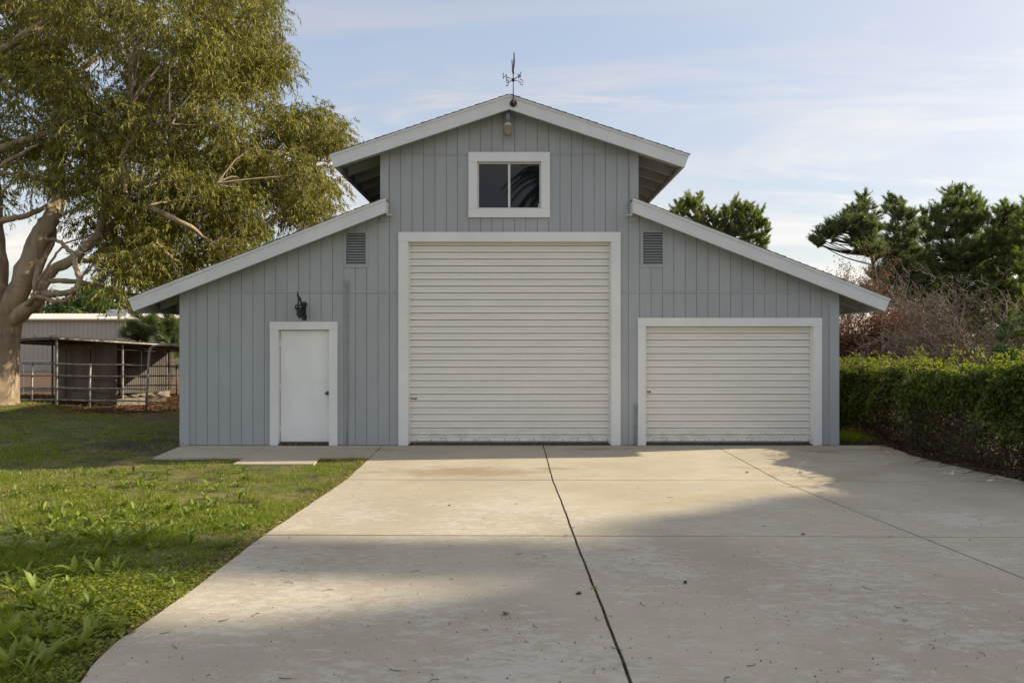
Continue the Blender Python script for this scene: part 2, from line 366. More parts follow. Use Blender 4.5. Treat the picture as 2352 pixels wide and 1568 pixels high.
for (y0, y1) in rows:
    for ci, (x0, x1) in enumerate(cols):
        n = 48; L = []; Rr = []
        for i in range(n+1):
            y = y0+(y1-y0)*i/n
            xl = edgeX(LE, y)+.003*math.sin(y*9) if x0 is None else x0+.010+wob(y, ci)
            xr = edgeX(RE, y)+.010*math.sin(y*8) if x1 is None else x1-.010+wob(y, ci+1)
            g = .011
            yl = y-(g if i == 0 else 0)+(g if i == n else 0)
            top = lambda x: (joint_y(x, yl) if (i == 0 and y0 < 0) or i == n else yl)
            L.append((xl, top(xl))); Rr.append((xr, top(xr)))
        poly = L+Rr[::-1]
        MB().slab(poly, lambda x, y: prof(y), .12).build('slab', M['concrete'], driveway)
wbed = MB().slab([(-5.7, .05), (-5.7, -1.2), (-2.31, -1.2), (-2.31, .05)], lambda x, y: -.016, .05)
walk = wbed.build('walkway', M['jointsoil']); tag(walk, kind='structure')
for poly in ([(-5.90, .02), (-5.76, -1.25), (-4.29, -1.25), (-4.35, .02)], [(-4.343, .02), (-4.282, -1.25), (-2.298, -1.25), (-2.318, .02)],
             [(-4.28, -1.258), (-4.26, -1.80), (-3.02, -1.80), (-3.08, -1.258)]):
    pts = []
    for (a, b) in zip(poly, poly[1:]+poly[:1]):
        for i in range(8): q = i/8; pts.append((a[0]+(b[0]-a[0])*q, a[1]+(b[1]-a[1])*q))
    MB().slab(pts, lambda x, y: prof(y)*.6-.001, .12).build('slab', M['concrete'], walk)

# ------------------------------------------------------------------ barn
XC = -.047
barn = empty('barn', (XC, 0, 0), 'grey board-sided barn with white trim, raised centre and two roll-up doors', 'barn')
HW, CW = 5.86, 2.303
UA, US = 6.16, .3333           # upper ridge height, slope
def up_line(u): return UA-US*abs(u)
LI, LZ, LS = 2.156, 4.36, .391
def lo_line(u): return LZ-LS*(abs(u)-LI)
def top_at(x):
    u = x-XC
    return (up_line(u) if abs(u) <= CW else lo_line(u))-.04
# openings: inner clear size (x0, x1, z0, z1)
OP = dict(big=(fx(937), fx(1403.5), 0., fz(555)), small=(fx(1482.5), fx(1868), 0., fz(749)), door=(fx(640), fx(757), 0., fz(757)),
          window=(fx(1096), fx(1243), fz(480), fz(372)), ventl=(fx(795), fx(840), fz(608), fz(535)), ventr=(fx(1477), fx(1522), fz(608), fz(534)))
xl, xr = XC-HW, XC+HW
GR = [-5.647+.2033*k for k in range(0, 57)]; GR = [g for g in GR if xl+.05 < g < xr-.03]
cuts = sorted(set([xl, xr, XC, XC-CW, XC+CW]+GR+[o[i]+(-.02 if i == 0 else .02) for o in OP.values() for i in (0, 1)]))
cuts = [c for c in cuts if xl <= c <= xr]
ROWS = [(0.012, 2.722), (2.750, 5.185), (5.197, 9.)]
boards = {}; wallb = MB()
def gi(x): return sum(1 for g in GR if g <= x+1e-6)
for a, b in zip(cuts[:-1], cuts[1:]):
    if b-a < 1e-4: continue
    m = (a+b)/2; e = 1e-5
    za, zb = top_at(a+e), top_at(b-e)
    zmin = []
    holes = sorted([(o[2]-.02, o[3]+.02) for o in OP.values() if o[0]-.021 < m < o[1]+.021])
    for ri, (r0, r1) in enumerate(ROWS):
        segs = [(r0, r1)]
        for h0, h1 in holes:
            ns = []
            for s0, s1 in segs:
                if h1 <= s0 or h0 >= s1: ns.append((s0, s1)); continue
                if h0 > s0+.002: ns.append((s0, h0))
                if h1 < s1-.002: ns.append((h1, s1))
            segs = ns
        for s0, s1 in segs:
            ta, tb = min(s1, za), min(s1, zb)
            if max(ta, tb) <= s0+.004: continue
            ta, tb = max(ta, s0), max(tb, s0)
            ga = .004 if any(abs(a-g) < 1e-5 for g in GR) else 0; gb = .004 if any(abs(b-g) < 1e-5 for g in GR) else 0
            boards.setdefault((gi(a), ri, round(s0, 3)), []).append((a+ga, b-gb, s0, ta, tb))
    # backing wall
    segs = [(0, 9)]
    for h0, h1 in holes:
        ns = []
        for s0, s1 in segs:
            if h1 <= s0 or h0 >= s1: ns.append((s0, s1)); continue
            if h0 > s0+.002: ns.append((s0, h0))
            if h1 < s1-.002: ns.append((h1, s1))
        segs = ns
    for s0, s1 in segs:
        ta, tb = min(s1, za), min(s1, zb)
        if max(ta, tb) > s0+.004: wallb.prism([(a, s0), (b, s0), (b, max(tb, s0)), (a, max(ta, s0))], .012, .09)
for s in (-1, 1):
    x0, x1 = (xl, xl+.09) if s < 0 else (xr-.09, xr)
    zt = lo_line(HW)-.04
    wallb.box(x0, x1, .09, 7.3, 0, zt)
    x0, x1 = (XC-CW, XC-CW+.09) if s < 0 else (XC+CW-.09, XC+CW)
    wallb.box(x0, x1, .09, 7.3, 3.6, up_line(CW)-.04)
wallb.prism([(xl+.09, 0), (xr-.09, 0), (xr-.09, 2.8), (XC+CW, 4.2), (XC+CW, 5.2), (XC, 6.0), (XC-CW, 5.2), (XC-CW, 4.2), (xl+.09, 2.8)], 7.2, 7.3)
wallb.build('wall', M['groove'], barn)
for (g, ri, _), frs in sorted(boards.items()):
    mb = MB()
    for a, b, s0, ta, tb in frs:
        mb.add([(a, 0, s0), (b, 0, s0), (b, 0, tb), (a, 0, ta), (a, .0125, s0), (b, .0125, s0), (b, .0125, tb), (a, .0125, ta)],
               [(0, 1, 2, 3), (0, 4, 5, 1), (1, 5, 6, 2), (2, 6, 7, 3), (3, 7, 4, 0)])
    mb.build('siding_board', M['siding'], barn)
# thin flashing strips between the rows of boards
for x0, x1, z in ((xl+.14, OP['big'][0]-.16, 2.736), (OP['big'][1]+.16, xr-.14, 2.736), (XC-CW+.14, fx(1074), 5.191), (fx(1264), XC+CW-.14, 5.191)):
    t_ = .014 if z < 3 else .006
    MB().box(x0, x1, -.011, .010, z-t_, z+t_).build('flashing_strip', M['siding'], barn)
# corner trims
for s in (-1, 1):
    e = XC+s*HW; i = e-s*.145
    MB().box(min(e, i), max(e, i), -.024, -.001, .005, lo_line(HW-.07)-.05).build('corner_trim', M['corner'], barn)
    MB().box(min(e, e+s*.024), max(e, e+s*.024), -.024, .14, .005, lo_line(HW)-.07).build('corner_trim', M['corner'], barn)
    e = XC+s*CW; i = e-s*.150
    MB().box(min(e, i), max(e, i), -.024, -.001, 4.0, up_line(CW-.07)-.05).build('corner_trim', M['corner'], barn)
# opening trims: header over two side boards
def trim(op, w, top_w, name, th=.036, sill=False):
    x0, x1, z0, z1 = op
    zb = z0-w if sill else .006
    MB().box(x0-w, x1+w, -th-.002, -.0005, z1, z1+top_w).build(name, M['trim'], barn)
    MB().box(x0-w+.002, x0, -th, -.0005, (z0 if sill else zb), z1-.003).build(name, M['trim'], barn)
    MB().box(x1, x1+w-.002, -th, -.0005, (z0 if sill else zb), z1-.003).build(name, M['trim'], barn)
    if sill: MB().box(x0-w, x1+w, -th-.002, -.0005, z0-w, z0-.003).build(name, M['trim'], barn)
trim(OP['big'], .168, .165, 'door_trim'); trim(OP['small'], .142, .148, 'door_trim'); trim(OP['door'], .148, .142, 'door_trim'); trim(OP['window'], .155, .165, 'window_trim', sill=True)
def jambs(op, depth, mat, sill=False):
    x0, x1, z0, z1 = op; y0, y1 = -.03, depth
    m = MB().box(x0-.022, x0+.004, y0, y1, z0+.004, z1+.003).box(x1-.004, x1+.022, y0, y1, z0+.004, z1+.003).box(x0+.005, x1-.005, y0, y1, z1-.003, z1+.022)
    if sill: m.box(x0+.005, x1-.005, y0, y1, z0-.022, z0+.004)
    return m.build('jamb', mat, barn)
for k, d_ in (('big', .16), ('small', .16), ('door', .085)): jambs(OP[k], d_, M['trim'])
jambs(OP['window'], .07, M['alu'], True)

# roll-up doors: a curtain of ribbed slats
PITCH = .1213
def slat_mesh(width, name):
    # profile in (y out, z): the lip hangs over the slat below, two beads run along the middle
    p = [(.030, .0005), (-.026, .001), (-.0275, .006), (-.0185, .046), (-.012, .049), (-.0125, .0525), (-.0165, .056), (-.016, .0605), (-.0105, .064), (-.011, .0675), (-.0135, .071), (-.006, .1105), (-.003, .1130), (.030, .1190)]
    V = [(x, y, z) for x in (-width/2, width/2) for y, z in p]; n = len(p)
    me = bpy.data.meshes.new(name); me.from_pydata(V, [], [(i, i+1, n+i+1, n+i) for i in range(n-1)])
    me.materials.append(M['shutter']); return me
def roller(op, yf, lab, tag_at, cut_tag=0):
    x0, x1, z0, z1 = op; zb = .055; w = x1-x0-.012
    nsl = int((z1-zb)/PITCH)+1
    d = MB().box(x0+.003, x1-.003, yf+.034, yf+.045, zb, z1+.01).build('roller_door', M['shutter'], barn); d['label'] = lab
    me = slat_mesh(w, 'slat')
    for k in range(nsl):
        o = link('slat', me, d, ((x0+x1)/2-XC, yf, zb+.012+k*PITCH))
        if zb+.012+(k+1)*PITCH > z1+.12: o.scale = (1, 1, .8)
    MB().box(x0+.01, x1-.01, yf-.030, yf+.004, .050, .066).build('bottom_bar', M['galv'], d)
    MB().box(x0+.01, x1-.01, yf-.018, yf+.010, .018, .0495).build('bottom_seal', M['rubber'], d)
    MB().box(x0+.004, x1-.004, yf-.10, .30, -.03, .014).build('threshold', M['jointsoil'], d)
    for s in (0, 1):
        xa = x0+.004 if s == 0 else x1-.03
        MB().box(xa, xa+.026, yf-.034, yf-.022, .02, z1-.01).build('guide_rail', M['shutter'], d)
    nb = int(w/.262)
    bm_ = MB().lathe((0, 0, 0), [(0, -.006), (.009, -.006), (.011, 0)], 8, 'y'); b0 = None
    for k in range(nb+1):
        x = x0+.10+k*(w-.19)/nb
        if b0 is None:
            b0 = bm_.build('bolt', M['knob'], d); b0.location = (x-XC, yf-.0225, zb+.030)
        else: link('bolt', b0.data, d, (x-XC, yf-.0225, zb+.030+random.uniform(-.002, .002)))
    # small black maker's tag with pale, worn print
    tx, tz = tag_at; tw, thh = .135, .046
    tg = MB().box(tx, tx+tw, yf-.0245, yf-.0225, tz-thh/2, tz+thh/2).build('tag', M['tagplate'], d)
    ink = MB(); y_ = yf-.0262
    def q(a, b, w_): ink.beam((tx+a[0]*tw, y_, tz+(a[1]-.5)*thh), (tx+b[0]*tw, y_, tz+(b[1]-.5)*thh), .001, w_*thh, (0, 0, 1) if abs(a[0]-b[0]) > .03 else (1, 0, 0))
    for a, b, w_ in (((.24, .30), (.35, .30), .16), ((.25, .36), (.27, .62), .5), ((.37, .26), (.48, .30), .1), ((.40, .60), (.44, .58), .14), ((.46, .56), (.52, .66), .14), ((.44, .30), (.47, .5), .16), ((.52, .28), (.57, .5), .16), ((.58, .28), (.73, .28), .16), ((.62, .4), (.65, .6), .2), ((.62, .74), (.70, .78), .12)):
        q(a, b, w_)
    ink.build('print', M['ink'], tg)
roller(OP['big'], .10, 'tall cream ribbed roll-up door', (fx(939), fz(917.5)))
roller(OP['small'], .10, 'low wide cream ribbed roll-up door', (fx(1480), fz(902)))

# side door
x0, x1, z0, z1 = OP['door']; yf = .05
dr = MB().box(x0+.016, x1-.008, yf, yf+.045, .062, z1-.014).build('door', M['doorwhite'], barn)
MB().box(x0+.022, x1-.014, yf-.004, yf-.0005, .066, .46).build('kick_plate', M['doorwhite'], dr)
MB().lathe((fx(750.5), yf-.05, fz(903)), [(0, -.014), (.018, -.013), (.028, -.004), (.029, .006), (.020, .020), (.010, .026), (.010, .040), (.032, .044), (.034, .0495)], 18, 'y').build('knob', M['knob'], dr, True)
MB().box(x0+.006, x1-.006, -.02, .20, -.02, .040).build('threshold', M['jointsoil'], dr)
MB().box(x0+.02, x1-.012, yf-.006, yf+.03, .041, .060).build('weather_seal', M['rubber'], dr)
for z in (.3, 1.05, 1.82): MB().box(x0+.005, x0+.015, yf-.008, yf+.01, z-.045, z+.045).build('hinge', M['doorwhite'], dr)

# window: two sliding panes in a pale frame
x0, x1, z0, z1 = OP['window']; xm = fx(1169.5); yw = .045
wf = MB()
for a in ((x0+.005, x0+.03, z0+.005, z1-.005), (x1-.03, x1-.005, z0+.005, z1-.005), (x0+.03, x1-.03, z0+.005, z0+.028), (x0+.03, x1-.03, z1-.030, z1-.005)): wf.box(a[0], a[1], yw-.02, yw+.03, a[2], a[3])
wn_ = wf.build('window', M['alu'], barn)
MB().box(xm-.020, xm+.020, yw-.024, yw+.02, z0+.029, z1-.031).build('meeting_rail', M['alu'], wn_)
for a, b, dy in ((x0+.031, xm-.021, .004), (xm+.021, x1-.031, -.008)):
    MB().box(a, b, yw+dy, yw+dy+.006, z0+.029, z1-.031).build('pane', M['glass'], wn_)
MB().box(x0, x1, .30, .32, z0-.05, z1+.05).build('room_backing', M['dark'], wn_)  # near-black sheet for the unlit room
MB().box(x1-.048, x1-.036, yw-.016, yw-.009, z0+.03, z0+.10).build('latch', M['alu'], wn_)

# louvred vents
for key in ('ventl', 'ventr'):
    x0, x1, z0, z1 = OP[key]
    fr = MB()
    w_ = .045
    for a in ((x0-w_, x1+w_, z1, z1+.03), (x0-w_, x1+w_, z0-.05, z0), (x0-w_, x0, z0+.001, z1-.001), (x1, x1+w_, z0+.001, z1-.001)): fr.box(a[0], a[1], -.012, .05, a[2], a[3])
    v = fr.build('vent', M['siding'], barn)
    MB().box(x0-.01, x1+.01, .085, .095, z0-.01, z1+.01).build('dark_backing', M['dark'], v)  # plain near-black sheet behind the louvres
    n = 12; lm = None
    for k in range(n):
        z = z0+(z1-z0)*(k+.5)/n; p = (z1-z0)/n
        if lm is None:
            lm = MB().add([(x0-.001, -.006, z-p*.48), (x1+.001, -.006, z-p*.48), (x1+.001, .055, z+p*.45), (x0-.001, .055, z+p*.45), (x0-.001, -.006, z-p*.36), (x1+.001, -.006, z-p*.36), (x1+.001, .055, z+p*.57), (x0-.001, .055, z+p*.57)],
                          [(0, 1, 2, 3), (4, 7, 6, 5), (0, 4, 5, 1), (2, 6, 7, 3)]).build('louvre', M['siding'], v); zb0 = z
        else: link('louvre', lm.data, v, (0, 0, z-zb0))

# roofs
YF, YB = -.28, 7.6
def roof_side(s, a, b, name):
    """a, b = (u, z) of the top line from the ridge or inner end to the eave; s = side"""
    X = lambda u: XC+s*u
    (ua, za), (ub, zb) = a, b; sl = (za-zb)/(ub-ua); th = math.atan(sl); c_, s_ = math.cos(th), math.sin(th)
    e = .035
    deck = MB().prism([(X(ua), za-e-.004), (X(ub), zb-e-.004), (X(ub), zb-.003), (X(ua), za-.003)], YF+.045, YB).build(name, M['rafter'], barn)
    # shingle courses, stepped
    exp_ = .142; Ltot = (ub-ua)/c_; n = int(Ltot/exp_)+1; me = None
    for k in range(n):
        l0 = Ltot+.02-k*exp_; l1 = max(l0-exp_-.02, 0.005)
        def P(l, h): return (X(ua+l*c_+h*s_), za-l*s_+h*c_)
        MB().prism([P(l0, .002), P(l0, .017+.004*random.random()), P(l1, .008), P(l1, .002)], YF-.016-.008*random.random(), YB+.02).build('shingle_course', M['shingle'], deck)
    # barge board, cut square at the eave
    t = .236; tv = t/c_
    inner = [(X(ua), za), (X(ua), za-tv)]
    MB().prism([inner[1], (X(ub-t*s_), zb-t*c_), (X(ub), zb), inner[0]], YF, YF+.042).build('barge_board', M['barge'], barn)
    tv2 = .038/c_
    MB().prism([(X(ua), za-tv2), (X(ub-.038*s_), zb-.038*c_), (X(ub+.01), zb), (X(ua), za+.002)], YF-.014, YF-.0005).build('rake_strip', M['barge'], barn)
    # eave fascia
    MB().prism([(X(ub-t*s_-.002), zb-t*c_+.004), (X(ub-.002), zb-.045), (X(ub-.04), zb-.045+.04*sl), (X(ub-t*s_-.04), zb-t*c_+.004+.04*sl)], YF+.043, YB).build('fascia', M['rafter'], barn)
    return lambda u, off: (X(u), za-(u-ua)*sl-off)
def rafters(line, u0, u1, n):
    me = None
    for k in range(n):
        y = -.06+.61*k
        if k == 0:
            a0, a1 = line(u0, .042), line(u1, .042); b1, b0 = line(u1, .205), line(u0, .205)
            r0 = MB().prism([b0, b1, a1, a0], y, y+.042).build('rafter', M['rafter'], barn)
        else: link('rafter', r0.data, barn, (0, .61*k, 0))
for s in (-1, 1):
    ln = roof_side(s, (0., UA), (3.137, up_line(3.137)), 'upper_roof'); rafters(ln, CW+.002, 3.02, 12)
    ln = roof_side(s, (LI, LZ), (6.654, lo_line(6.654)), 'lower_roof'); rafters(ln, HW+.026, 6.52, 6)
    # return board closing the top end of the low roof against the wall
    x = XC+s*LI; MB().box(min(x, x+s*.022), max(x, x+s*.022), YF+.043, -.026, LZ-.25, LZ-.012).build('return_board', M['barge'], barn)
    MB().box(min(x-s*.07, x+s*.03), max(x-s*.07, x+s*.03), -.12, -.026, LZ-.268, LZ-.252).build('return_flashing', M['barge'], barn)
MB().beam((XC, YF+.005, UA+.004), (XC, YB, UA+.004), .13, .012).build('ridge_cap', M['shingle'], barn)
# ------------------------------------------------------------------ things fixed to the barn
# dusk-to-dawn lamp under the gable
lx, ly = (1166.5-1176)/F*12.0, -.19
lz = lambda y: CAMZ+(790-y)/F*12.0
lamp = empty('security_lamp', (lx, 0, lz(284)), 'hanging yard lamp with grey can and tan lens under the gable peak', 'lamp')
MB().tube([(lx, .03, lz(260)), (lx, -.10, lz(259)), (lx, ly, lz(257)), (lx, ly, lz(263))], .022, 10).build('arm', M['galv'], lamp, True)
MB().lathe((lx, ly, 0), [(.02, lz(260)), (.046, lz(261)), (.052, lz(264)), (.056, lz(282)), (.050, lz(283))], 22).build('housing', simple('dull grey lamp can', (.16, .165, .17), .5, .4), lamp, True)
m = MB()
for k in range(22):
    a = 2*math.pi*k/22; c_, s_ = math.cos(a), math.sin(a)
    m.beam((lx+.052*c_, ly+.052*s_, lz(283)), (lx+.074*c_, ly+.074*s_, lz(290.5)), .010, .006, (c_, s_, .3))
col_ = MB().lathe((lx, ly, 0), [(.048, lz(282.6)), (.069, lz(291))], 22).build('collar', M['galv'], lamp, True)
m.build('collar_ribs', simple('pale cast fins', (.62, .63, .62), .4, .3), col_); col_.children[0]['kind'] = 'stuff'
M['lens'] = simple('yellowed plastic lens', (.27, .225, .17), .35, 0, .15, 30)
MB().lathe((lx, ly, 0), [(.080, lz(289.5)), (.095, lz(290)), (.096, lz(292)), (.090, lz(293.5)), (.070, lz(308)), (.066, lz(310.5)), (.060, lz(311)), (.0, lz(311.2))], 26).build('lens', M['lens'], lamp, True)

# weathervane on the peak
vx, vy = (1179-1176)/F*11.9, -.33
vz = lambda y: CAMZ+(790-y)/F*11.87
vane = empty('weathervane', (vx, vy, vz(236)), 'dark iron weathervane with compass letters on the gable peak', 'weathervane')
MB().lathe((vx, YF-.0145, vz(236)), [(0, -.012), (.050, -.012), (.062, -.006), (.062, 0)], 22, 'y').build('mount_plate', M['black_iron'], vane)
MB().tube([(vx, YF-.02, vz(242)), (vx, vy-.01, vz(241)), (vx, vy, vz(233)), (vx, vy, vz(228))], .016, 8).build('socket', M['old_iron'], vane, True)
MB().tube([(vx, vy, vz(232)), (vx, vy, vz(163))], .0085, 8).build('rod', M['old_iron'], vane, True)
hub = MB().lathe((vx, vy, vz(184)), [(0, -.03), (.022, -.026), (.030, 0), (.022, .026), (0, .03)], 12).build('hub', M['black_iron'], vane, True)
def strokes(pts_list, o, ax, h, w_):
    mm = MB()
    for pts in pts_list:
        for a, b in zip(pts[:-1], pts[1:]):
            A = (o[0]+ax[0]*a[0]*w_, o[1]+ax[1]*a[0]*w_, o[2]+a[1]*h); B = (o[0]+ax[0]*b[0]*w_, o[1]+ax[1]*b[0]*w_, o[2]+b[1]*h)
            mm.tube([A, B], .0065, 5)
    return mm
LET = {'N': [[(-.5, 0), (-.5, 1), (.5, 0), (.5, 1)], [(-.65, 0), (-.35, 0)], [(.35, 1), (.65, 1)]],
       'E': [[(.5, 0), (-.4, 0), (-.4, 1), (.5, 1)], [(-.4, .52), (.3, .52)], [(.5, 0), (.5, .2)], [(.5, 1), (.5, .8)]],
       'W': [[(-.6, 1), (-.3, 0), (0, .8), (.3, 0), (.6, 1)], [(-.75, 1), (-.45, 1)], [(.45, 1), (.75, 1)]],
       'S': [[(.5, .8), (.25, 1), (-.25, 1), (-.5, .8), (-.4, .6), (.4, .4), (.5, .2), (.25, 0), (-.25, 0), (-.5, .2)]]}
for L_, (ax, ay) in (('N', (-.145, -.13)), ('S', (.145, .13)), ('E', (-.105, .16)), ('W', (.105, -.16))):
    n_ = math.hypot(ax, ay); dx, dy = ax/n_, ay/n_
    arm = MB().tube([(vx, vy, vz(184)), (vx+ax*.4, vy+ay*.4, vz(184)+.010), (vx+ax*.85, vy+ay*.85, vz(184)+.004)], .007, 6).build('arm', M['old_iron'], vane, True)
    sgn = 1 if dx < 0 else -1                     # the letters are read from behind, so they stand mirrored
    w_ = .075; strokes(LET[L_], (vx+ax, vy+ay, vz(184)-.035), (-abs(dx), -dy*(1 if dx > 0 else -1)), .09, w_).build('letter', M['old_iron'], arm)
# the vane itself is seen edge-on: a thin cut-out plate with tail and head
pl = [(-.26, .06), (-.20, .02), (-.08, .0), (.10, .0), (.20, .05), (.26, .20), (.33, .33), (.27, .30), (.20, .17), (.10, .11), (-.02, .10), (-.10, .16), (-.13, .25), (-.18, .24), (-.20, .17)]
plate = MB(); ca, sa = math.cos(R(6)), math.sin(R(6)); zb_ = vz(163)
n = len(pl); V = []
for t_ in (-.007, .007):
    for s_, z_ in pl: V.append((vx+t_*ca-s_*sa*.75, vy+s_*ca+t_*sa, zb_+z_))
plate.add(V, [tuple(range(n)), tuple(range(2*n-1, n-1, -1))]+[(i, (i+1) % n, (i+1) % n+n, i+n) for i in range(n)]).build('vane_plate', M['old_iron'], vane)
MB().lathe((vx, vy, vz(166)), [(.0, -.03), (.016, -.028), (.013, .03), (.010, .09), (0, .10)], 10).build('sleeve', M['old_iron'], vane, True)

# iron bracket sign over the side door: howling dog figure on a scrolled arm with a hanging plate, square to the wall
sx_, sz_ = fx(698), fz(703.5)
sg = empty('bracket_sign', (sx_, 0, sz_), 'black iron bracket sign with a howling coyote figure above the side door', 'sign')
def plateYZ(poly, x, th): return MB().prismx([(-a, sz_+b) for a, b in poly], x-th/2, x+th/2)
MB().tube([(sx_, 0, sz_), (sx_, -.20, sz_+.004), (sx_, -.40, sz_), (sx_, -.455, sz_-.012), (sx_, -.47, sz_-.05), (sx_, -.44, sz_-.075), (sx_, -.42, sz_-.05)], .013, 7).build('arm', M['black_iron'], sg, True)
plateYZ([(.07, -.035), (.10, -.022), (.16, -.03), (.235, -.02), (.31, -.03), (.36, -.022), (.395, -.035), (.405, -.16), (.385, -.185), (.31, -.20), (.235, -.225), (.16, -.20), (.09, -.19), (.065, -.16)], sx_, .008).build('hanging_plate', M['black_iron'], sg)
for s_ in (.12, .35): MB().tube([(sx_, -s_, sz_+.004), (sx_, -s_, sz_-.03)], .008, 6).build('hanger', M['black_iron'], sg)
plateYZ([(.355, .012), (.325, .010), (.335, .10), (.365, .135), (.36, .155), (.385, .165), (.36, .215), (.345, .245), (.33, .215), (.315, .19), (.29, .165), (.22, .155), (.165, .13), (.135, .07), (.115, .035), (.135, .03), (.16, .06), (.185, .012), (.205, .010), (.20, .06), (.225, .085), (.28, .085), (.295, .06), (.30, .012)], sx_, .012).build('coyote_figure', M['black_iron'], sg)
wpz = [(-.028, -.24), (0, -.255), (.028, -.24), (.034, -.18), (.020, -.13), (.022, -.02), (.036, .03), (.030, .065), (0, .085), (-.030, .065), (-.036, .03), (-.022, -.02), (-.020, -.13), (-.034, -.18)]
MB().prism([(sx_+.012+a*1.4, sz_+b) for a, b in wpz], -.030, -.0125).build('wall_plate', M['black_iron'], sg)
MB().box(sx_-.01, sx_+.03, -.0125, -.0005, sz_-.2, sz_+.03).build('spacer', M['black_iron'], sg)
MB().tube([(sx_, -.02, sz_-.17), (sx_, -.05, sz_-.13), (sx_, -.055, sz_-.04), (sx_, -.03, sz_-.01)], .007, 6).build('scroll', M['black_iron'], sg, True)

# conduits
cx = fx(798.5); cd = empty('conduit', (cx, 0, 0), 'thin grey conduit with junction cap running up beside the side door', 'conduit')
MB().tube([(cx-.006, -.022, -.02), (cx-.004, -.022, .5), (cx+.006, -.024, 1.0), (cx-.004, -.022, 1.5), (cx, -.023, 2.0), (cx, -.023, fz(655))], .0125, 9).build('pipe', M['conduit'], cd, True)
cap_ = MB()
for z_ in (fz(645), fz(656.5)): pass
MB().lathe((cx, -.028, fz(651)), [(0, -.055), (.020, -.052), (.026, -.04), (.026, .04), (.020, .052), (0, .055)], 12).build('junction_cap', M['conduit'], cd, True)
MB().lathe((cx, -.024, fz(659)), [(.013, -.02), (.019, -.015), (.019, .015), (.013, .02)], 10).build('coupling', M['conduit'], cd, True)
for y_ in (723, 786, 850, 914): MB().box(cx-.028, cx+.018, -.040, -.0015, fz(y_)-.006, fz(y_)+.006).build('strap', M['conduit'], cd)
cx = fx(1460); cd = empty('conduit_stub', (cx, 0, 0), 'short grey capped pipe beside the low roll-up door', 'conduit')
MB().tube([(cx-.02, -.022, -.02), (cx-.012, -.022, .3), (cx, -.022, fz(936))], .0135, 9).build('pipe', M['conduit'], cd, True)
MB().lathe((cx, -.024, fz(931)), [(.0145, -.075), (.021, -.07), (.021, -.045), (.017, -.035), (.020, -.028), (.020, .02), (.014, .034), (0, .038)], 12).build('cap', M['conduit'], cd, True)
for z_ in (.12, .36): MB().box(cx-.036, cx+.016, -.042, -.0015, z_-.006, z_+.006).build('strap', M['conduit'], cd)

# ------------------------------------------------------------------ left background: metal building
M['metal_beige'] = simple('beige ribbed steel', (.43, .40, .355), .45, 0, .06, .6)
M['metal_roof'] = simple('pale steel roof', (.40, .385, .355), .5, .1, .08, .8)
bd = 46.0; bx0, bx1 = at(-140, 0, bd)[0], at(480, 0, bd)[0]; by = bd-D0
ztop = at(0, 733, bd)[2]
mbld = empty('metal_building', ((bx0+bx1)/2, by, 0), 'long beige ribbed metal building with pale roof behind the pipe corral', 'building')
MB().box(bx0, bx1, by+.03, by+10, -.3, ztop-.02).build('wall', M['metal_beige'], mbld)
pw = .305; n = int((bx1-bx0)/pw)
pr = [(0, 0), (.225, 0), (.235, -.028), (.245, -.034), (.268, -.034), (.278, -.028), (.288, 0), (pw, 0)]
V = [(x, y, z) for z in (-.3, ztop-.03) for x, y in pr]; k_ = len(pr)
pm = bpy.data.meshes.new('wall_panel'); pm.from_pydata(V, [], [(i, i+1, k_+i+1, k_+i) for i in range(k_-1)]); pm.materials.append(M['metal_beige'])
for i in range(n):
    o = link('wall_panel', pm, mbld, (bx0+i*pw-(bx0+bx1)/2, .0, 0))
V = [(x, yy_, zz_) for yy_, zz_ in ((-.25, ztop), (5.5, ztop+.75)) for x, zz2 in [(a, 0) for a, _ in pr]]
V = [(x, -.28, ztop-.02-y*1.3) for x, y in pr]+[(x, 6.0, ztop+.62-y*1.3) for x, y in pr]
rm_ = bpy.data.meshes.new('roof_panel'); rm_.from_pydata(V, [], [(i, k_+i, k_+i+1, i+1) for i in range(k_-1)]); rm_.materials.append(M['metal_roof'])
for i in range(n): link('roof_panel', rm_, mbld, (bx0+i*pw-(bx0+bx1)/2, 0, 0))
MB().box(bx0, bx1, by-.30, by-.26, ztop-.10, ztop+.015).build('eave_trim', M['metal_roof'], mbld)
a_ = at(244, 721, 49); b_ = at(291, 710, 49)
MB().box(a_[0], b_[0], a_[1], a_[1]+1.2, a_[2]-.4, b_[2]).build('roof_duct', simple('white duct', (.62, .62, .62), .5), mbld)

# ------------------------------------------------------------------ shelter
M['pipe'] = simple('worn galvanised pipe', (.25, .235, .215), .5, .35, .45, 9)
M['rustpipe'] = simple('rusty pipe', (.12, .085, .06), .7, .2, .5, 9)
M['corr'] = simple('weathered brown corrugated steel', (.13, .092, .064), .7, .1, .45, 1.2, 0, stretch=(1, 1, .4))
M['corr2'] = simple('dark corrugated steel', (.095, .080, .066), .65, .1, .45, 1.2, 0, stretch=(1, 1, .4))
M['oldwood'] = simple('bleached planks', (.22, .18, .13), .9, 0, .4, 8, .4)
P1 = np.array([-12.45, 18.5-D0]); aa = np.array([-.8, .6]); bb = np.array([.6, .8])
def SP(a, b, z): p = P1+aa*a+bb*b; return (float(p[0]), float(p[1]), float(z))
def szr(a, b): return 2.0-.062*b-.015*a
sh = empty('shelter', SP(2.4, 2.7, 0), 'open livestock shelter with low sagging roof and dark corrugated walls', 'shelter')
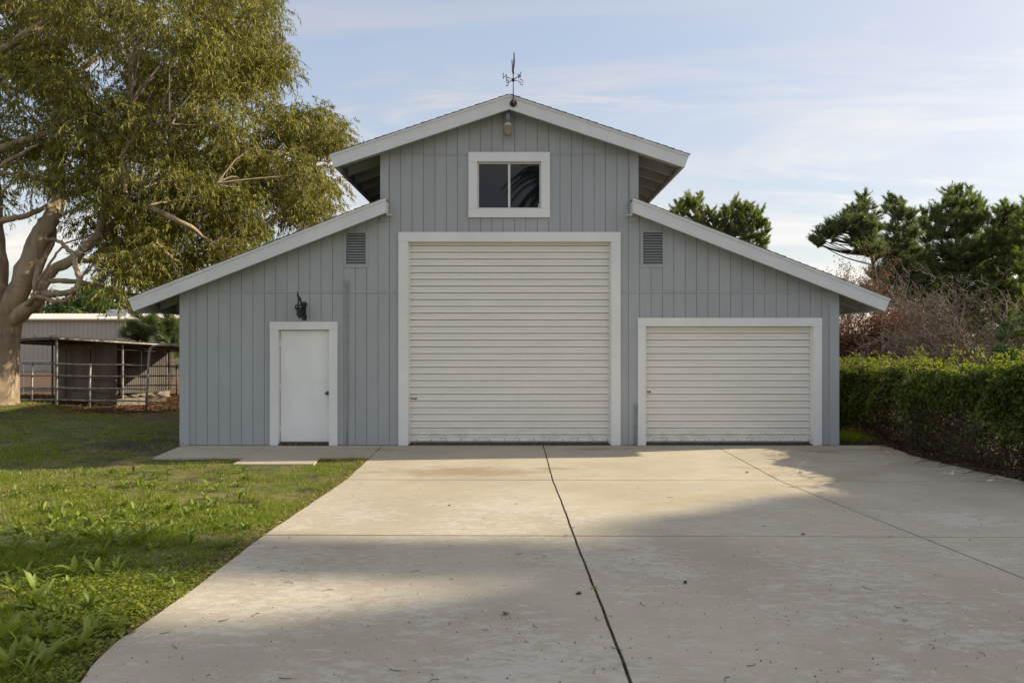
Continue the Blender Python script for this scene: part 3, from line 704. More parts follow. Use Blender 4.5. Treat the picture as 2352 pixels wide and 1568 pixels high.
def corr_sheet(p, q, z0, z1f, mat, name, amp=.011, pitch=.076):
    p = np.array(p); q = np.array(q); L = np.linalg.norm(q-p); n_ = int(L/pitch*4); d = (q-p)/L; nn = np.array([-d[1], d[0]])
    V = []; 
    for i in range(n_+1):
        s = i/n_; x = p+(q-p)*s+nn*amp*math.sin(2*math.pi*s*L/pitch)
        V.append((x[0], x[1], z0)); V.append((x[0], x[1], z1f(s)))
    return MB().add(V, [(2*i, 2*i+2, 2*i+3, 2*i+1) for i in range(n_)]).build(name, mat, sh, True)
for i in range(5):
    a0, a1 = .26+i*.92, .26+(i+1)*.92-.02
    p, q = SP(a0, 1.75+.012*(i % 2), 0), SP(a1, 1.75+.012*(i % 2), 0)
    corr_sheet(p[:2], q[:2], .02, lambda s, a0=a0, a1=a1: szr(a0+(a1-a0)*s, 1.75)-.07, M['corr'], 'wall_sheet')
for i in range(4):
    b0, b1 = 1.78+i*.92, 1.78+(i+1)*.92-.02
    p, q = SP(4.8+.012*(i % 2), b0, 0), SP(4.8+.012*(i % 2), b1, 0)
    corr_sheet(p[:2], q[:2], .05, lambda s, b0=b0, b1=b1: szr(4.8, b0+(b1-b0)*s)-.08, M['corr2'], 'wall_sheet')
rv = []; nb_ = 60
for i in range(nb_+1):
    b = 5.7*i/nb_; zr = .010*math.sin(2*math.pi*b/.19)
    rv.append(SP(-.12, b, szr(-.12, b)+zr)); rv.append(SP(5.1, b, szr(5.1, b)+zr))
MB().add(rv, [(2*i, 2*i+2, 2*i+3, 2*i+1) for i in range(nb_)]).build('roof', M['corr'], sh, True)
for b in (0.02, 1.72, 3.5, 5.6): MB().tube([SP(-.1, b, szr(-.1, b)-.04), SP(5.1, b, szr(5.1, b)-.04)], .028, 7).build('roof_rail', M['rustpipe'], sh)
for a in (-.10, 2.5, 5.0): MB().tube([SP(a, 0, szr(a, 0)-.035), SP(a, 5.7, szr(a, 5.7)-.035)], .030, 7).build('roof_rail', M['pipe'] if a < 0 else M['rustpipe'], sh)
for a, b, mt in ((0, .1, 'pipe'), (.12, 1.85, 'pipe'), (4.9, .1, 'rustpipe'), (4.9, 1.7, 'rustpipe'), (4.88, 5.5, 'pipe'), (0, 5.5, 'pipe')):
    MB().tube([SP(a, b, -.1), SP(a, b, szr(a, b)-.05)], .030, 8).build('post', M[mt], sh)
for z_ in (.35, .75): MB().tube([SP(.2, 1.71, z_), SP(4.8, 1.71, z_)], .022, 6).build('girt', M['rustpipe'], sh)
# twigs and litter lying on the roof
tw = MB()
for _ in range(70):
    p = np.array(SP(random.uniform(0, 3.2), random.uniform(0, 3.6), 0)); a = random.random()*6.28; L = random.uniform(.1, .45)
    z = 2.0-.05; z = szr(*( ((p[:2]-P1)@aa), ((p[:2]-P1)@bb) ))+.02
    tw.tube([(p[0], p[1], z), (p[0]+L*.5*math.cos(a), p[1]+L*.5*math.sin(a), z+random.uniform(.02, .10)), (p[0]+L*math.cos(a+.6), p[1]+L*math.sin(a+.6), z+random.uniform(0, .06))], .006, 4)
tag(tw.build('roof_twigs', M['oldwood']), 'dry twigs lying along the shelter roof edge', 'twigs', kind='stuff')
# timber kerb of the pen
for (p, q, z) in ((at(268, 924, 19.9), at(338, 918, 20.6), .10), (at(300, 914, 21.2), at(388, 905, 23.2), .12)):
    o = MB().beam((p[0], p[1], z), (q[0], q[1], z), .06, .22).build('timber_kerb', M['oldwood'])
    tag(o, 'bleached plank kerb lying at the near side of the pen' if z < .11 else 'bleached plank kerb lying deeper inside the pen', 'plank')
p, q = at(335, 912, 21.5), at(300, 918, 20.9)
MB_p = empty('pallet', ((p[0]+q[0])/2, (p[1]+q[1])/2, 0), 'low weathered pallet beside the corrugated pen wall', 'pallet')
for k in range(5):
    s = k/4; MB().beam((q[0]+s*.9-.1, q[1]-.1+s*.5, .20), (q[0]+s*.9-.6, q[1]+.65+s*.5, .20), .10, .02).build('board', M['oldwood'], MB_p)
for k in (0., 1.): MB().beam((q[0]-.15-k*.4, q[1]-.05+k*.6, .10), (q[0]+.85-k*.4, q[1]+.5+k*.6, .10), .05, .16).build('runner', M['oldwood'], MB_p)

# pipe rail fence in front of the shelter
pf = empty('pipe_fence', (at(200, 947, 18.4)[0], 18.4-D0, 0), 'four rail steel pipe fence running in front of the shelter', 'fence')
fl = lambda x: at(x, 790, 18.75-.0012*x)
heights = [(1.30, 1.235), (.965, .93), (.63, .60), (.30, .275)]
xa_, xb_ = -60, 338
for z0, z1 in heights:
    pts = []
    for i in range(9):
        x = xa_+(xb_-xa_)*i/8; p = fl(x); pts.append((p[0], p[1], z0+(z1-z0)*i/8+.008*math.sin(i*2.1)))
    MB().tube(pts, .021, 8).build('rail', M['pipe'], pf, True)
for x, top in ((-20, 1.33), (73, 1.32), (206, 1.28)):
    p = fl(x); MB().tube([(p[0], p[1], -.15), (p[0], p[1], .6), (p[0]+.02, p[1], top)], .028, 8).build('post', M['pipe'], pf, True)
p = fl(338); pr_ = at(420, 793, 18.6)
MB().tube([(p[0]-.03, p[1], -.1), (p[0]+.0, p[1], .7), (p[0]+.06, p[1], 1.55), (p[0]+.09, p[1], 1.68), (p[0]+.17, p[1], 1.76), (p[0]+.30, p[1], 1.78), (pr_[0]+.6, pr_[1], 1.775)], .030, 9).build('arched_post', M['galv'], pf, True)
# second fence inside, further back
pf2 = empty('pipe_fence', (at(340, 906, 24)[0], 24-D0, 0), 'rusty pipe fence behind the open end of the shelter', 'fence')
for z in (1.03, .70, .37, .06):
    a, b = at(268, 790, 23.6), at(470, 790, 24.2); MB().tube([(a[0], a[1], z), (b[0], b[1], z)], .022, 7).build('rail', M['rustpipe'], pf2, True)
for x in (274, 386, 405, 440):
    a = at(x, 790, 23.9); MB().tube([(a[0], a[1]+.03, -.1), (a[0], a[1]+.03, 1.08 if x != 386 else 1.72)], .026, 7).build('post', M['rustpipe'], pf2, True)
# chain-link behind
M['wire'] = simple('chain link wire', (.22, .22, .22), .5, .5, .2)
def chainlink(p, q, h, label):
    root = empty('chain_link_fence', ((p[0]+q[0])/2, (p[1]+q[1])/2, 0), label, 'fence')
    L = math.hypot(q[0]-p[0], q[1]-p[1]); d = ((q[0]-p[0])/L, (q[1]-p[1])/L); st = .075
    m = MB(); n_ = int(L/st)
    for i in range(-int(h/st), n_):
        for sg_ in (1, -1):
            s0 = i*st; s1 = s0+h; a0, a1 = max(0, s0), min(L, s1)
            if a1 <= a0: continue
            z0, z1 = (a0-s0, a1-s0) if sg_ > 0 else (h-(a0-s0), h-(a1-s0))
            A = (p[0]+d[0]*a0, p[1]+d[1]*a0, .02+z0); B = (p[0]+d[0]*a1, p[1]+d[1]*a1, .02+z1); w_ = .0045
            m.add([(A[0], A[1], A[2]-w_), (B[0], B[1], B[2]-w_), (B[0], B[1], B[2]+w_), (A[0], A[1], A[2]+w_)], [(0, 1, 2, 3)])
    tag(m.build('wire_mesh', M['wire'], root), kind='stuff')
    MB().tube([(p[0], p[1], h+.02), (q[0], q[1], h+.02)], .02, 6).build('top_rail', M['galv'], root)
    k = int(L/2.2)+1
    for i in range(k+1): s = L*i/k; MB().tube([(p[0]+d[0]*s, p[1]+d[1]*s+.03, -.1), (p[0]+d[0]*s, p[1]+d[1]*s+.03, h+.05)], .025, 6).build('post', M['galv'], root)
p, q = at(-40, 790, 24.5), at(140, 790, 25.5); chainlink(p, q, 1.15, 'grey chain-link fence seen left of the shelter by the trunk')
p, q = at(382, 790, 27.5), at(470, 790, 28.5); chainlink(p, q, 1.15, 'grey chain-link fence seen right of the shelter by the barn')

# right background: low white-roofed shed behind the hedge
shd = at(2100, 830, 30); sd_ = empty('low_shed', (shd[0], shd[1], 0), 'low shed with pale corrugated roof half hidden behind the hedge', 'shed')
xa, xb = at(2056, 0, 30)[0], at(2122, 0, 30)[0]; zt = at(0, 812, 30)[2]
MB().box(xa, xb, shd[1], shd[1]+2, 0, zt-.06).build('wall', simple('dark shed wall', (.06, .055, .05), .8), sd_)
MB().prismx([(shd[1]-.25, zt-.05), (shd[1]-.25, zt-.01), (shd[1]+2.2, zt+.14), (shd[1]+2.2, zt+.10)], xa-.2, xb+.15).build('roof', simple('white sheet roof', (.60, .60, .62), .45, .2), sd_)
for x in (xa+.05, (xa+xb)/2+.15, xb-.05): MB().box(x-.03, x+.03, shd[1]-.06, shd[1]-.002, 0, zt-.07).build('post', M['galv'], sd_)
xa2, xb2 = at(2125, 0, 30.5)[0], at(2162, 0, 30.5)[0]; z1_ = at(0, 818, 30.5)[2]; z0_ = at(0, 838, 30.5)[2]
hut = empty('white_box', ((xa2+xb2)/2, 30.5-D0, 0), 'pale framed box with a greenish panel behind the hedge', 'box')
MB().box(xa2, xb2, 30.5-D0, 31.3-D0, 0, z1_).build('body', simple('pale greenish panel', (.30, .36, .31), .4), hut)
for (xx0, xx1, zz0, zz1) in ((xa2-.03, xb2+.03, z1_-.28, z1_-.22), (xa2-.03, xa2+.04, 0, z1_), (xb2-.04, xb2+.03, 0, z1_)): MB().box(xx0, xx1, 30.5-D0-.05, 30.5-D0-.002, zz0, zz1).build('frame', M['galv'], hut)
# ------------------------------------------------------------------ vegetation tools
def unit(a): return a/np.maximum(np.linalg.norm(a, axis=-1, keepdims=True), 1e-9)
def rdir(n): return unit(rng.normal(size=(n, 3)))
def leaf_arrays(P, D, N, L, W, fold=.25, bend=.0):
    """kite leaves folded on the midrib: 4 vertices, 2 triangles each"""
    D = unit(D); S = unit(np.cross(D, N)); Nn = np.cross(S, D); L = L[:, None]; W = W[:, None]
    mid = P+D*L*.45
    V = np.stack([P, mid+S*W*.5+Nn*W*fold, P+D*L-Nn*L*bend, mid-S*W*.5+Nn*W*fold], 1).reshape(-1, 3)
    b = np.arange(len(P))[:, None]*4
    return V, np.concatenate([b+np.array([0, 1, 2]), b+np.array([0, 2, 3])], 1).reshape(-1, 3)
def blade_arrays(P, D, S, L, W):
    """thin three-cornered blades"""
    D = unit(D); S = unit(np.cross(D, S)); W = W[:, None]
    V = np.stack([P-S*W*.5, P+S*W*.5, P+D*L[:, None]], 1).reshape(-1, 3)
    return V, np.arange(len(P)*3).reshape(-1, 3)
class VB:                                # collects vertex / triangle arrays
    def __init__(s): s.V = []; s.F = []; s.n = 0
    def add(s, V, Fc): s.V.append(np.asarray(V, np.float32)); s.F.append(np.asarray(Fc)+s.n); s.n += len(V); return s
    def build(s, name, mat, parent=None, smooth=False): return fast(name, np.concatenate(s.V), np.concatenate(s.F), mat, parent, smooth)
def spline(pts, n):
    pts = np.asarray(pts, float); m = len(pts)
    if m < 3: t = np.linspace(0, 1, n)[:, None]; return pts[0]+(pts[-1]-pts[0])*t
    ext = np.vstack([2*pts[0]-pts[1], pts, 2*pts[-1]-pts[-2]]); out = []
    for u in np.linspace(0, m-1-1e-6, n):
        i = int(u); f = u-i; p0, p1, p2, p3 = ext[i:i+4]
        out.append(.5*((2*p1)+(-p0+p2)*f+(2*p0-5*p1+4*p2-p3)*f*f+(-p0+3*p1-3*p2+p3)*f**3))
    return np.array(out)
def ntube(vb, pts, r, sides=6):
    pts = np.asarray(pts, float); m = len(pts); r = np.broadcast_to(np.asarray(r, float), (m,))
    T = unit(np.gradient(pts, axis=0)); ref = np.array([0.31, 0.52, 0.8]); U = unit(np.cross(T, ref)); Wv = np.cross(T, U)
    a = np.linspace(0, 2*np.pi, sides, endpoint=False)
    V = (pts[:, None, :]+r[:, None, None]*(U[:, None, :]*np.cos(a)[None, :, None]+Wv[:, None, :]*np.sin(a)[None, :, None])).reshape(-1, 3)
    i = np.arange(m-1)[:, None]*sides; k = np.arange(sides)[None, :]; k2 = (k+1) % sides
    q = np.stack([i+k, i+k2, i+sides+k2, i+sides+k], -1).reshape(-1, 4)
    vb.add(V, np.concatenate([q[:, [0, 1, 2]], q[:, [0, 2, 3]]]))
def in_poly(p, poly):
    x, y = p; c = False; n = len(poly)
    for i in range(n):
        (x1, y1), (x2, y2) = poly[i], poly[i-1]
        if (y1 > y) != (y2 > y) and x < (x2-x1)*(y-y1)/(y2-y1)+x1: c = not c
    return c
def over_barn(P, m=.25):                 # True where a point would sit inside the barn or its roof
    u = np.abs(P[:, 0]-XC); top = np.where(u < 3.3, UA-US*u, LZ-LS*(u-LI))+m
    return (u < 6.9) & (P[:, 1] > -.6) & (P[:, 1] < 8.0) & (P[:, 2] < top)
BARK = {}
def bark_mat(name, c1, c2, c3, sc=1.0):
    t = NT(name); n1 = t.noise(t.pos((2, 2, .6)), 1.5*sc, 5, .6, .8); n2 = t.noise(t.pos((5, 5, 1.2)), 3*sc, 6, .65); n3 = t.noise(t.pos((1, 1, 3)), 1.1*sc, 4)
    c = t.mix(t.step(n1, .35, .65), c1, c2); c = t.mix(t.step(n3, .5, .72, 0, .8), c, c3); c = t.mix(t.step(n2, .55, .8, 0, .4), c, tuple(x*.45 for x in c1))
    return t.principled(c, .85, t.bump(n2, .5, .02), 0, .2)
M['eucbark'] = bark_mat('smooth gum bark', (.26, .19, .125), (.40, .31, .205), (.17, .13, .095))
M['darkbark'] = bark_mat('dark bark', (.075, .055, .04), (.12, .09, .065), (.06, .045, .035), 2)
M['palebark'] = bark_mat('pale dry twigs', (.20, .16, .12), (.30, .245, .185), (.14, .11, .085), 2)
M['greybark'] = bark_mat('grey twig bark', (.17, .135, .10), (.26, .21, .155), (.12, .09, .07), 2)

# ------------------------------------------------------------------ the big gum tree
euc = empty('gum_tree', (TREE[0], TREE[1], .2), 'huge gum tree with pale smooth trunk and drooping olive foliage', 'tree')
wood = VB(); limbs = []
td = TREE[1]+D0
def limb(pts, r0, r1, n=None, sides=8, d=None):
    """pts: (x, y, d) in picture units and metres"""
    q = np.array([at(*p) for p in pts]); n = n or max(6, len(pts)*4); c = spline(q, n)
    c[1:-1] += rng.normal(size=(n-2, 3))*min(r0, .05)*.25
    ntube(wood, c, np.linspace(r0, r1, n)*(1+.05*rng.normal(size=n)), sides); limbs.append((c, r0, r1)); return c
tr = np.array([at(-4, 945, td), at(-4, 925, td), at(-3, 880, td), at(-1, 800, td), at(2, 735, td), at(-2, 700, td)])
c = spline(tr, 22); rr = np.interp(np.linspace(0, 1, 22), [0, .06, .2, .6, .85, 1], [.68, .56, .45, .42, .47, .46]); ntube(wood, c, rr, 20)
limb([(2, 735, td), (-14, 640, td+.1), (-18, 520, td+.4), (-32, 380, td+.8), (-45, 200, td+1), (-40, 20, td+1.2), (-20, -150, td+1.5)], .34, .14, sides=12)
limb([(8, 735, td), (34, 690, td-.1), (62, 620, td), (88, 550, td+.2), (112, 505, td+.4), (134, 465, td+.7), (134, 400, td+.9), (130, 307, td+1), (134, 188, td+1.1), (142, 20, td+1.3), (150, -120, td+1.4)], .28, .06, n=46, sides=12)
limb([(20, 745, td), (55, 716, td-.3), (88, 686, td-.5), (92, 662, td-.5), (106, 637, td-.4), (134, 612, td-.2), (174, 591, td), (202, 563, td+.3), (226, 543, td+.7), (270, 505, td+1.3), (308, 477, td+.6), (354, 482, td-.4), (404, 503, td-.8), (445, 526, td-.6), (475, 553, td+.2), (516, 598, td+1.8)], .18, .03, n=60, sides=10)
limb([(112, 505, td+.4), (122, 545, td+.6), (100, 590, td+.2), (84, 640, td-.2), (86, 668, td-.4)], .10, .08, sides=8)
BR = [  # (points, r0, r1)
 ([(162, 600, td), (218, 600, td+.3), (264, 606, td+.6), (311, 620, td+1), (381, 651, td+1.6)], .075, .03),
 ([(109, 644, td-.4), (187, 648, td-.2), (243, 661, td+.2), (280, 673, td+.5), (330, 678, td+1)], .070, .035),
 ([(90, 672, td-.5), (118, 675, td-.8), (156, 672, td-1), (180, 662, td-1.1), (179, 637, td-1.1), (171, 597, td-1), (165, 581, td-.9), (148, 566, td-.8), (130, 552, td-.7), (100, 548, td-.7)], .082, .04),
 ([(60, 700, td-.6), (87, 681, td-.7), (124, 692, td-.9), (149, 690, td-1), (170, 678, td-1.1)], .06, .05),
 ([(75, 681, td-.7), (84, 650, td-.8), (106, 619, td-.8), (137, 572, td-.8), (160, 556, td-.6), (190, 547, td-.4)], .04, .018),
 ([(246, 665, td+.2), (274, 687, td+.4), (296, 709, td+.5), (326, 720, td+.6)], .065, .03),
 ([(357, 558, td-.6), (395, 591, td-.3), (413, 605, td+.4), (436, 634, td+1.6)], .05, .03),
 ([(293, 617, td+1), (346, 640, td+1.4), (384, 653, td+1.7)], .045, .03),
 ([(354, 482, td+2.2), (387, 459, td+2.4), (428, 415, td+2.7), (486, 397, td+3), (540, 380, td+3.4), (610, 390, td+4)], .06, .02),
 ([(-18, 130, td+1), (0, 118, td), (65, 75, td+.2), (137, 27, td+.5), (165, -10, td+.7)], .10, .07),
 ([(-24, 360, td+.6), (0, 342, td+.2), (58, 325, td), (102, 309, td), (167, 313, td+.2), (215, 300, td+.5)], .12, .04),
 ([(-20, 400, td+.5), (0, 383, td), (51, 352, td-.3), (90, 330, td-.4)], .07, .03),
 ([(-20, 398, td+.3), (20, 400, td), (68, 407, td-.2), (95, 418, td-.3)], .05, .02),
 ([(133, 465, td+.7), (95, 480, td+.2), (50, 498, td-.2), (10, 505, td-.4), (-18, 520, td)], .06, .08),
 ([(288, 445, td-.9), (284, 390, td-.5), (278, 365, td-.5), (290, 340, td-.5), (308, 310, td-.5), (312, 280, td-.4), (300, 230, td-.9)], .05, .022),
 ([(300, 330, td-.5), (270, 295, td-.5), (255, 262, td-1.0)], .03, .014), ([(308, 315, td-.5), (350, 290, td-.4), (395, 285, td-.8)], .028, .012),
 ([(345, 470, td-.9), (395, 462, td-.5), (440, 455, td-.5), (490, 430, td-.4), (505, 400, td-.8)], .03, .015), ([(330, 430, td-.9), (370, 418, td-.5), (420, 412, td-.5), (455, 400, td-1)], .026, .014),
 ([(300, 330, td+.7), (340, 345, td+1), (380, 355, td+1.3)], .03, .012),
 ([(345, 478, td+2), (400, 440, td+2.5), (470, 425, td+3), (500, 380, td+3.2)], .035, .012),
 ([(430, 230, td+2), (470, 220, td+2.5), (515, 205, td+3)], .03, .012),
 ([(134, 188, td+1.1), (200, 150, td+1.5), (280, 90, td+2), (360, 40, td+2.5), (430, -20, td+3)], .07, .03),
 ([(226, 543, td+.7), (250, 450, td+1.2), (265, 350, td+1.6), (330, 220, td+2.2), (400, 140, td+2.8), (470, 60, td+3.4)], .11, .03),
 ([(330, 220, td+2.2), (430, 200, td+3), (520, 170, td+3.8), (590, 120, td+4.2)], .06, .02),
 ([(404, 503, td+2.6), (480, 470, td+3.2), (560, 430, td+4), (640, 400, td+4.6), (720, 370, td+5.2)], .035, .012),
 ([(480, 470, td+3.2), (560, 350, td+4), (640, 310, td+4.8), (720, 290, td+5.4)], .026, .010)]
for pts, a, b in BR: limb(pts, a, b, n=len(pts)*5, sides=7)
poly = [(-120, -160), (600, -160), (628, -30), (640, 60), (652, 150), (640, 195), (618, 228), (660, 262), (700, 252), (722, 240), (755, 265), (792, 292), (792, 315), (752, 358), (762, 400), (770, 450), (760, 490), (700, 520), (600, 560), (480, 620), (330, 690), (260, 630), (215, 548), (150, 480), (60, 470), (-120, 500)]
lobes = []
tries = 0
while len(lobes) < 440 and tries < 9000:
    tries += 1
    x, y = rng.uniform(-120, 800), rng.uniform(-160, 690)
    if not in_poly((x, y), poly): continue
    keep = 1.0
    if x < 130 and 200 < y: keep = .33
    if y > 470 and x < 330: keep = .35
    if x < 60 and y < 200: keep = .6
    if y < -40: keep *= .4
    if rng.random() > keep: continue
    d = td+rng.uniform(-1.1, 5.4)+max(0, (x-450)/90)
    p = np.array(at(x, y, d)); r = rng.uniform(.38, .70)
    if over_barn(p[None], .5)[0]: continue
    lobes.append((p, r))
for _ in range(60):
    x, y = rng.uniform(190, 520), rng.uniform(440, 690)
    if in_poly((x, y), poly) and not (x < 240 and y > 560):
        p = np.array(at(x, y, td+rng.uniform(.6, 4.5)))
        if not over_barn(p[None], .5)[0]: lobes.append((p, rng.uniform(.35, .55)))
# feathery outline lobes
for x, y in ((640, 30), (648, 110), (640, 165), (622, 215), (700, 262), (724, 252), (765, 282), (788, 305), (752, 345), (765, 420), (772, 470), (690, 265), (610, 10), (655, 140), (600, 60), (620, 90), (625, 180), (735, 300), (700, 320), (660, 300), (740, 480), (745, 430), (715, 440), (680, 480), (690, 350), (725, 390), (650, 440), (640, 500), (590, 520), (540, 540), (470, 580)):
    lobes.append((np.array(at(x, y, td+rng.uniform(3.2, 6.0))), rng.uniform(.34, .5)))
LP = []; LD = []; twigs = VB(); lp = np.concatenate([c for c, a, b in limbs if b < .2])
for p, r in lobes:
    # a thin bough from the nearest limb into the lobe
    dd = np.linalg.norm(lp-p, axis=1); s = lp[np.argmin(dd+rng.uniform(0, .6, len(dd)))]
    if np.linalg.norm(s-p) < 4.5:
        md = (s+p)/2+rng.normal(size=3)*.25+np.array([0, 0, .15]); ntube(twigs, spline([s, md, p], 7), np.linspace(.026, .010, 7), 4)
    nt = int(30*(r/.5)**1.6)
    for _ in range(nt):
        o = rdir(1)[0]; o[2] = o[2]*.8+.15
        st_ = p+o*r*rng.uniform(.1, .75); n_ = 7
        dr_ = unit((o*np.array([1, 1, .6])+np.array([0, 0, rng.uniform(-.6, .25)]))[None])[0]; Lt = rng.uniform(.30, .62)*r/.5
        tt = np.linspace(0, 1, n_)[:, None]
        c = st_+dr_*Lt*tt+np.array([0, 0, -1])*Lt*.55*tt**2
        if rng.random() < .35: ntube(twigs, c[::3], [.006, .005, .003], 3)
        k = 15; u = rng.random(k)*(n_-1.01); i = u.astype(int); f = (u-i)[:, None]
        q = c[i]*(1-f)+c[i+1]*f
        LP.append(q); LD.append(np.array([0, 0, -1.])*rng.uniform(.5, 1.3, (k, 1))+dr_*.35+rng.normal(size=(k, 3))*.42)
LP = np.concatenate(LP); LD = np.concatenate(LD); ok = ~over_barn(LP, .2); LP, LD = LP[ok], LD[ok]; n = len(LP)
V, Fc = leaf_arrays(LP, LD, rdir(n), rng.uniform(.11, .20, n), rng.uniform(.020, .034, n), .15, .12)
print('gum leaves', n)
M['gumleaf'] = leaf_mat('olive gum leaves', [(0, (.10, .115, .014)), (.3, (.205, .21, .025)), (.62, (.31, .295, .043)), (.86, (.41, .365, .07)), (1, (.45, .31, .09))], .42, .5, .03)
wood.build('trunk', M['eucbark'], euc, True); twigs.build('twigs', M['greybark'], euc)
tag(fast('crown', V, Fc, M['gumleaf'], euc), kind='stuff')
# creamy blossom sprays at the sunny right side
m_ = rng.choice(n, 900, replace=False); sel = LP[m_]; sel = sel[sel[:, 0] > -8.5][:420]; k = len(sel)
if k:
    V, Fc = leaf_arrays(np.repeat(sel, 5, 0)+rng.normal(size=(k*5, 3))*.05, rdir(k*5), rdir(k*5), np.full(k*5, .055), np.full(k*5, .04))
    M['blossom'] = leaf_mat('cream gum blossom', [(0, (.34, .29, .16)), (1, (.46, .40, .24))], .3, .6, .02)
    tag(fast('blossom', V, Fc, M['blossom'], euc), kind='stuff')

# ------------------------------------------------------------------ generic trees
def leafy_tree(name, label, cat, base, trunk_r, lobes, leaf_n, leaf_l, leaf_w, mat, bark='darkbark', droop=.2, group=None, trunk_top=None, shell=.55, gap=.0):
    """lobes: list of (centre, radius) in metres; limbs run from the trunk into every lobe"""
    root = empty(name, base, label, cat, group); base = np.array(base, float)
    wd = VB(); top = np.array(trunk_top) if trunk_top is not None else np.mean([np.array(c) for c, r in lobes], 0)
    tp = spline([base-[0, 0, .3], base*.6+top*.4+rng.normal(size=3)*.12, top], 12); ntube(wd, tp, np.linspace(trunk_r*1.15, trunk_r*.4, 12), 10)
    P = []; N = []
    tot = sum(r**2.2 for c, r in lobes)
    for c, r in lobes:
        c = np.array(c, float); i = int(rng.integers(4, 11)); s = tp[i]
        ntube(wd, spline([s, (s+c)/2+rng.normal(size=3)*r*.25, c], 8), np.linspace(trunk_r*.30, trunk_r*.06, 8), 5)
        for _ in range(7):
            e = c+rdir(1)[0]*r*.85; ntube(wd, spline([c+(s-c)*.15, (c+e)/2+rng.normal(size=3)*r*.1, e], 5), np.linspace(trunk_r*.08, trunk_r*.025, 5), 4)
        k = int(leaf_n*r**2.2/tot); o = rdir(k); rad = r*(1-(1-shell)*rng.random(k)**1.5)*(1+.22*np.sin(o[:, 0]*5+c[0])*np.sin(o[:, 1]*4+c[2]*3)+.15*np.sin(o[:, 2]*7+c[1]))
        q = c+o*rad[:, None]*np.array([1, 1, .85])
        if gap: keep = (np.sin(q[:, 0]*4.1+c[0])*np.sin(q[:, 1]*3.7)+np.sin(q[:, 2]*4.9+c[2])) > -1.2+gap; q, o = q[keep], o[keep]
        P.append(q); N.append(o)
    P = np.concatenate(P); N = np.concatenate(N); n = len(P)
    V, Fc = leaf_arrays(P, unit(np.cross(N, rdir(n)))+np.array([0, 0, -droop]), unit(N+rdir(n)*.7+np.array([0, 0, .3])), rng.uniform(.7, 1.3, n)*leaf_l, rng.uniform(.7, 1.3, n)*leaf_w, .2, .1)
    wd.build('trunk', M[bark], root, True); tag(fast('crown', V, Fc, mat, root), kind='stuff'); return root
def pxlobes(lst, d, spread=1.0):
    out = []
    for x, y, r in lst:
        dd = d+rng.uniform(-1, 1)*spread; out.append((at(x, y, dd), r/F*dd))
    return out
def pine_tree(name, label, base, trunk_pts, r0, clumps, shoots, needle, nw, mat, group=None, up=.6, per=26, bark='darkbark', shoot_len=.35):
    """clumps: (centre, radius); shoots: number of bottle-brush shoots in all"""
    root = empty(name, base, label, 'tree', group); wd = VB()
    tp = spline(trunk_pts, 16); ntube(wd, tp, np.linspace(r0, r0*.25, 16), 9)
    P = []; A = []; tot = sum(r**2 for c, r in clumps)
    for c, r in clumps:
        c = np.array(c, float); j = np.argmin(np.abs(tp[:, 2]-(c[2]-.25*np.linalg.norm(c[:2]-tp[-1, :2])))); s = tp[min(j, 14)]
        ntube(wd, spline([s, (s*.45+c*.55)-[0, 0, .05*np.linalg.norm(c-s)], c], 8), np.linspace(max(.03, r0*.26), .015, 8), 5)
        k = max(8, int(shoots*r**2/tot)); nbr = max(2, k//8); o = rdir(nbr); o[:, 2] = o[:, 2]*.7+.35*up; o = np.repeat(unit(o), 8, 0); k = len(o)
        rad = np.tile(np.linspace(.2, 1.0, 8), nbr)*np.repeat(rng.uniform(.9, 1.75, nbr), 8); lift = .35*up*rad**2
        q = c+o*(r*rad)[:, None]+np.stack([np.zeros(k), np.zeros(k), r*lift], 1)+rng.normal(size=(k, 3))*r*.09; a = unit(o*np.array([.8, .8, .6])+np.array([0, 0, up])+rng.normal(size=(k, 3))*.22)
        for z in range(0, k, 4): ntube(wd, np.array([c+(q[z]-c)*.1, (c+q[z])/2+rng.normal(size=3)*.05*r, q[z]]), [.014, .01, .006], 3)
        P.append(q); A.append(a)
    P = np.concatenate(P); A = np.concatenate(A); ns = len(P)
    L = rng.uniform(.7, 1.3, ns)*shoot_len
    t = rng.random((ns, per)); B = P[:, None, :]+A[:, None, :]*(L[:, None]*(t-.5))[:, :, None]
    rd = rng.normal(size=(ns, per, 3)); rd = unit(rd-A[:, None, :]*np.sum(rd*A[:, None, :], -1, keepdims=True)); ang = rng.uniform(.35, 1.05, (ns, per, 1))
    Dn = A[:, None, :]*np.cos(ang)+rd*np.sin(ang)
    n = ns*per; V, Fc = blade_arrays(B.reshape(-1, 3), Dn.reshape(-1, 3), rdir(n), rng.uniform(.75, 1.25, n)*needle, np.full(n, nw))
    wd.build('trunk', M[bark], root, True); tag(fast('crown', V, Fc, mat, root), kind='stuff'); return root

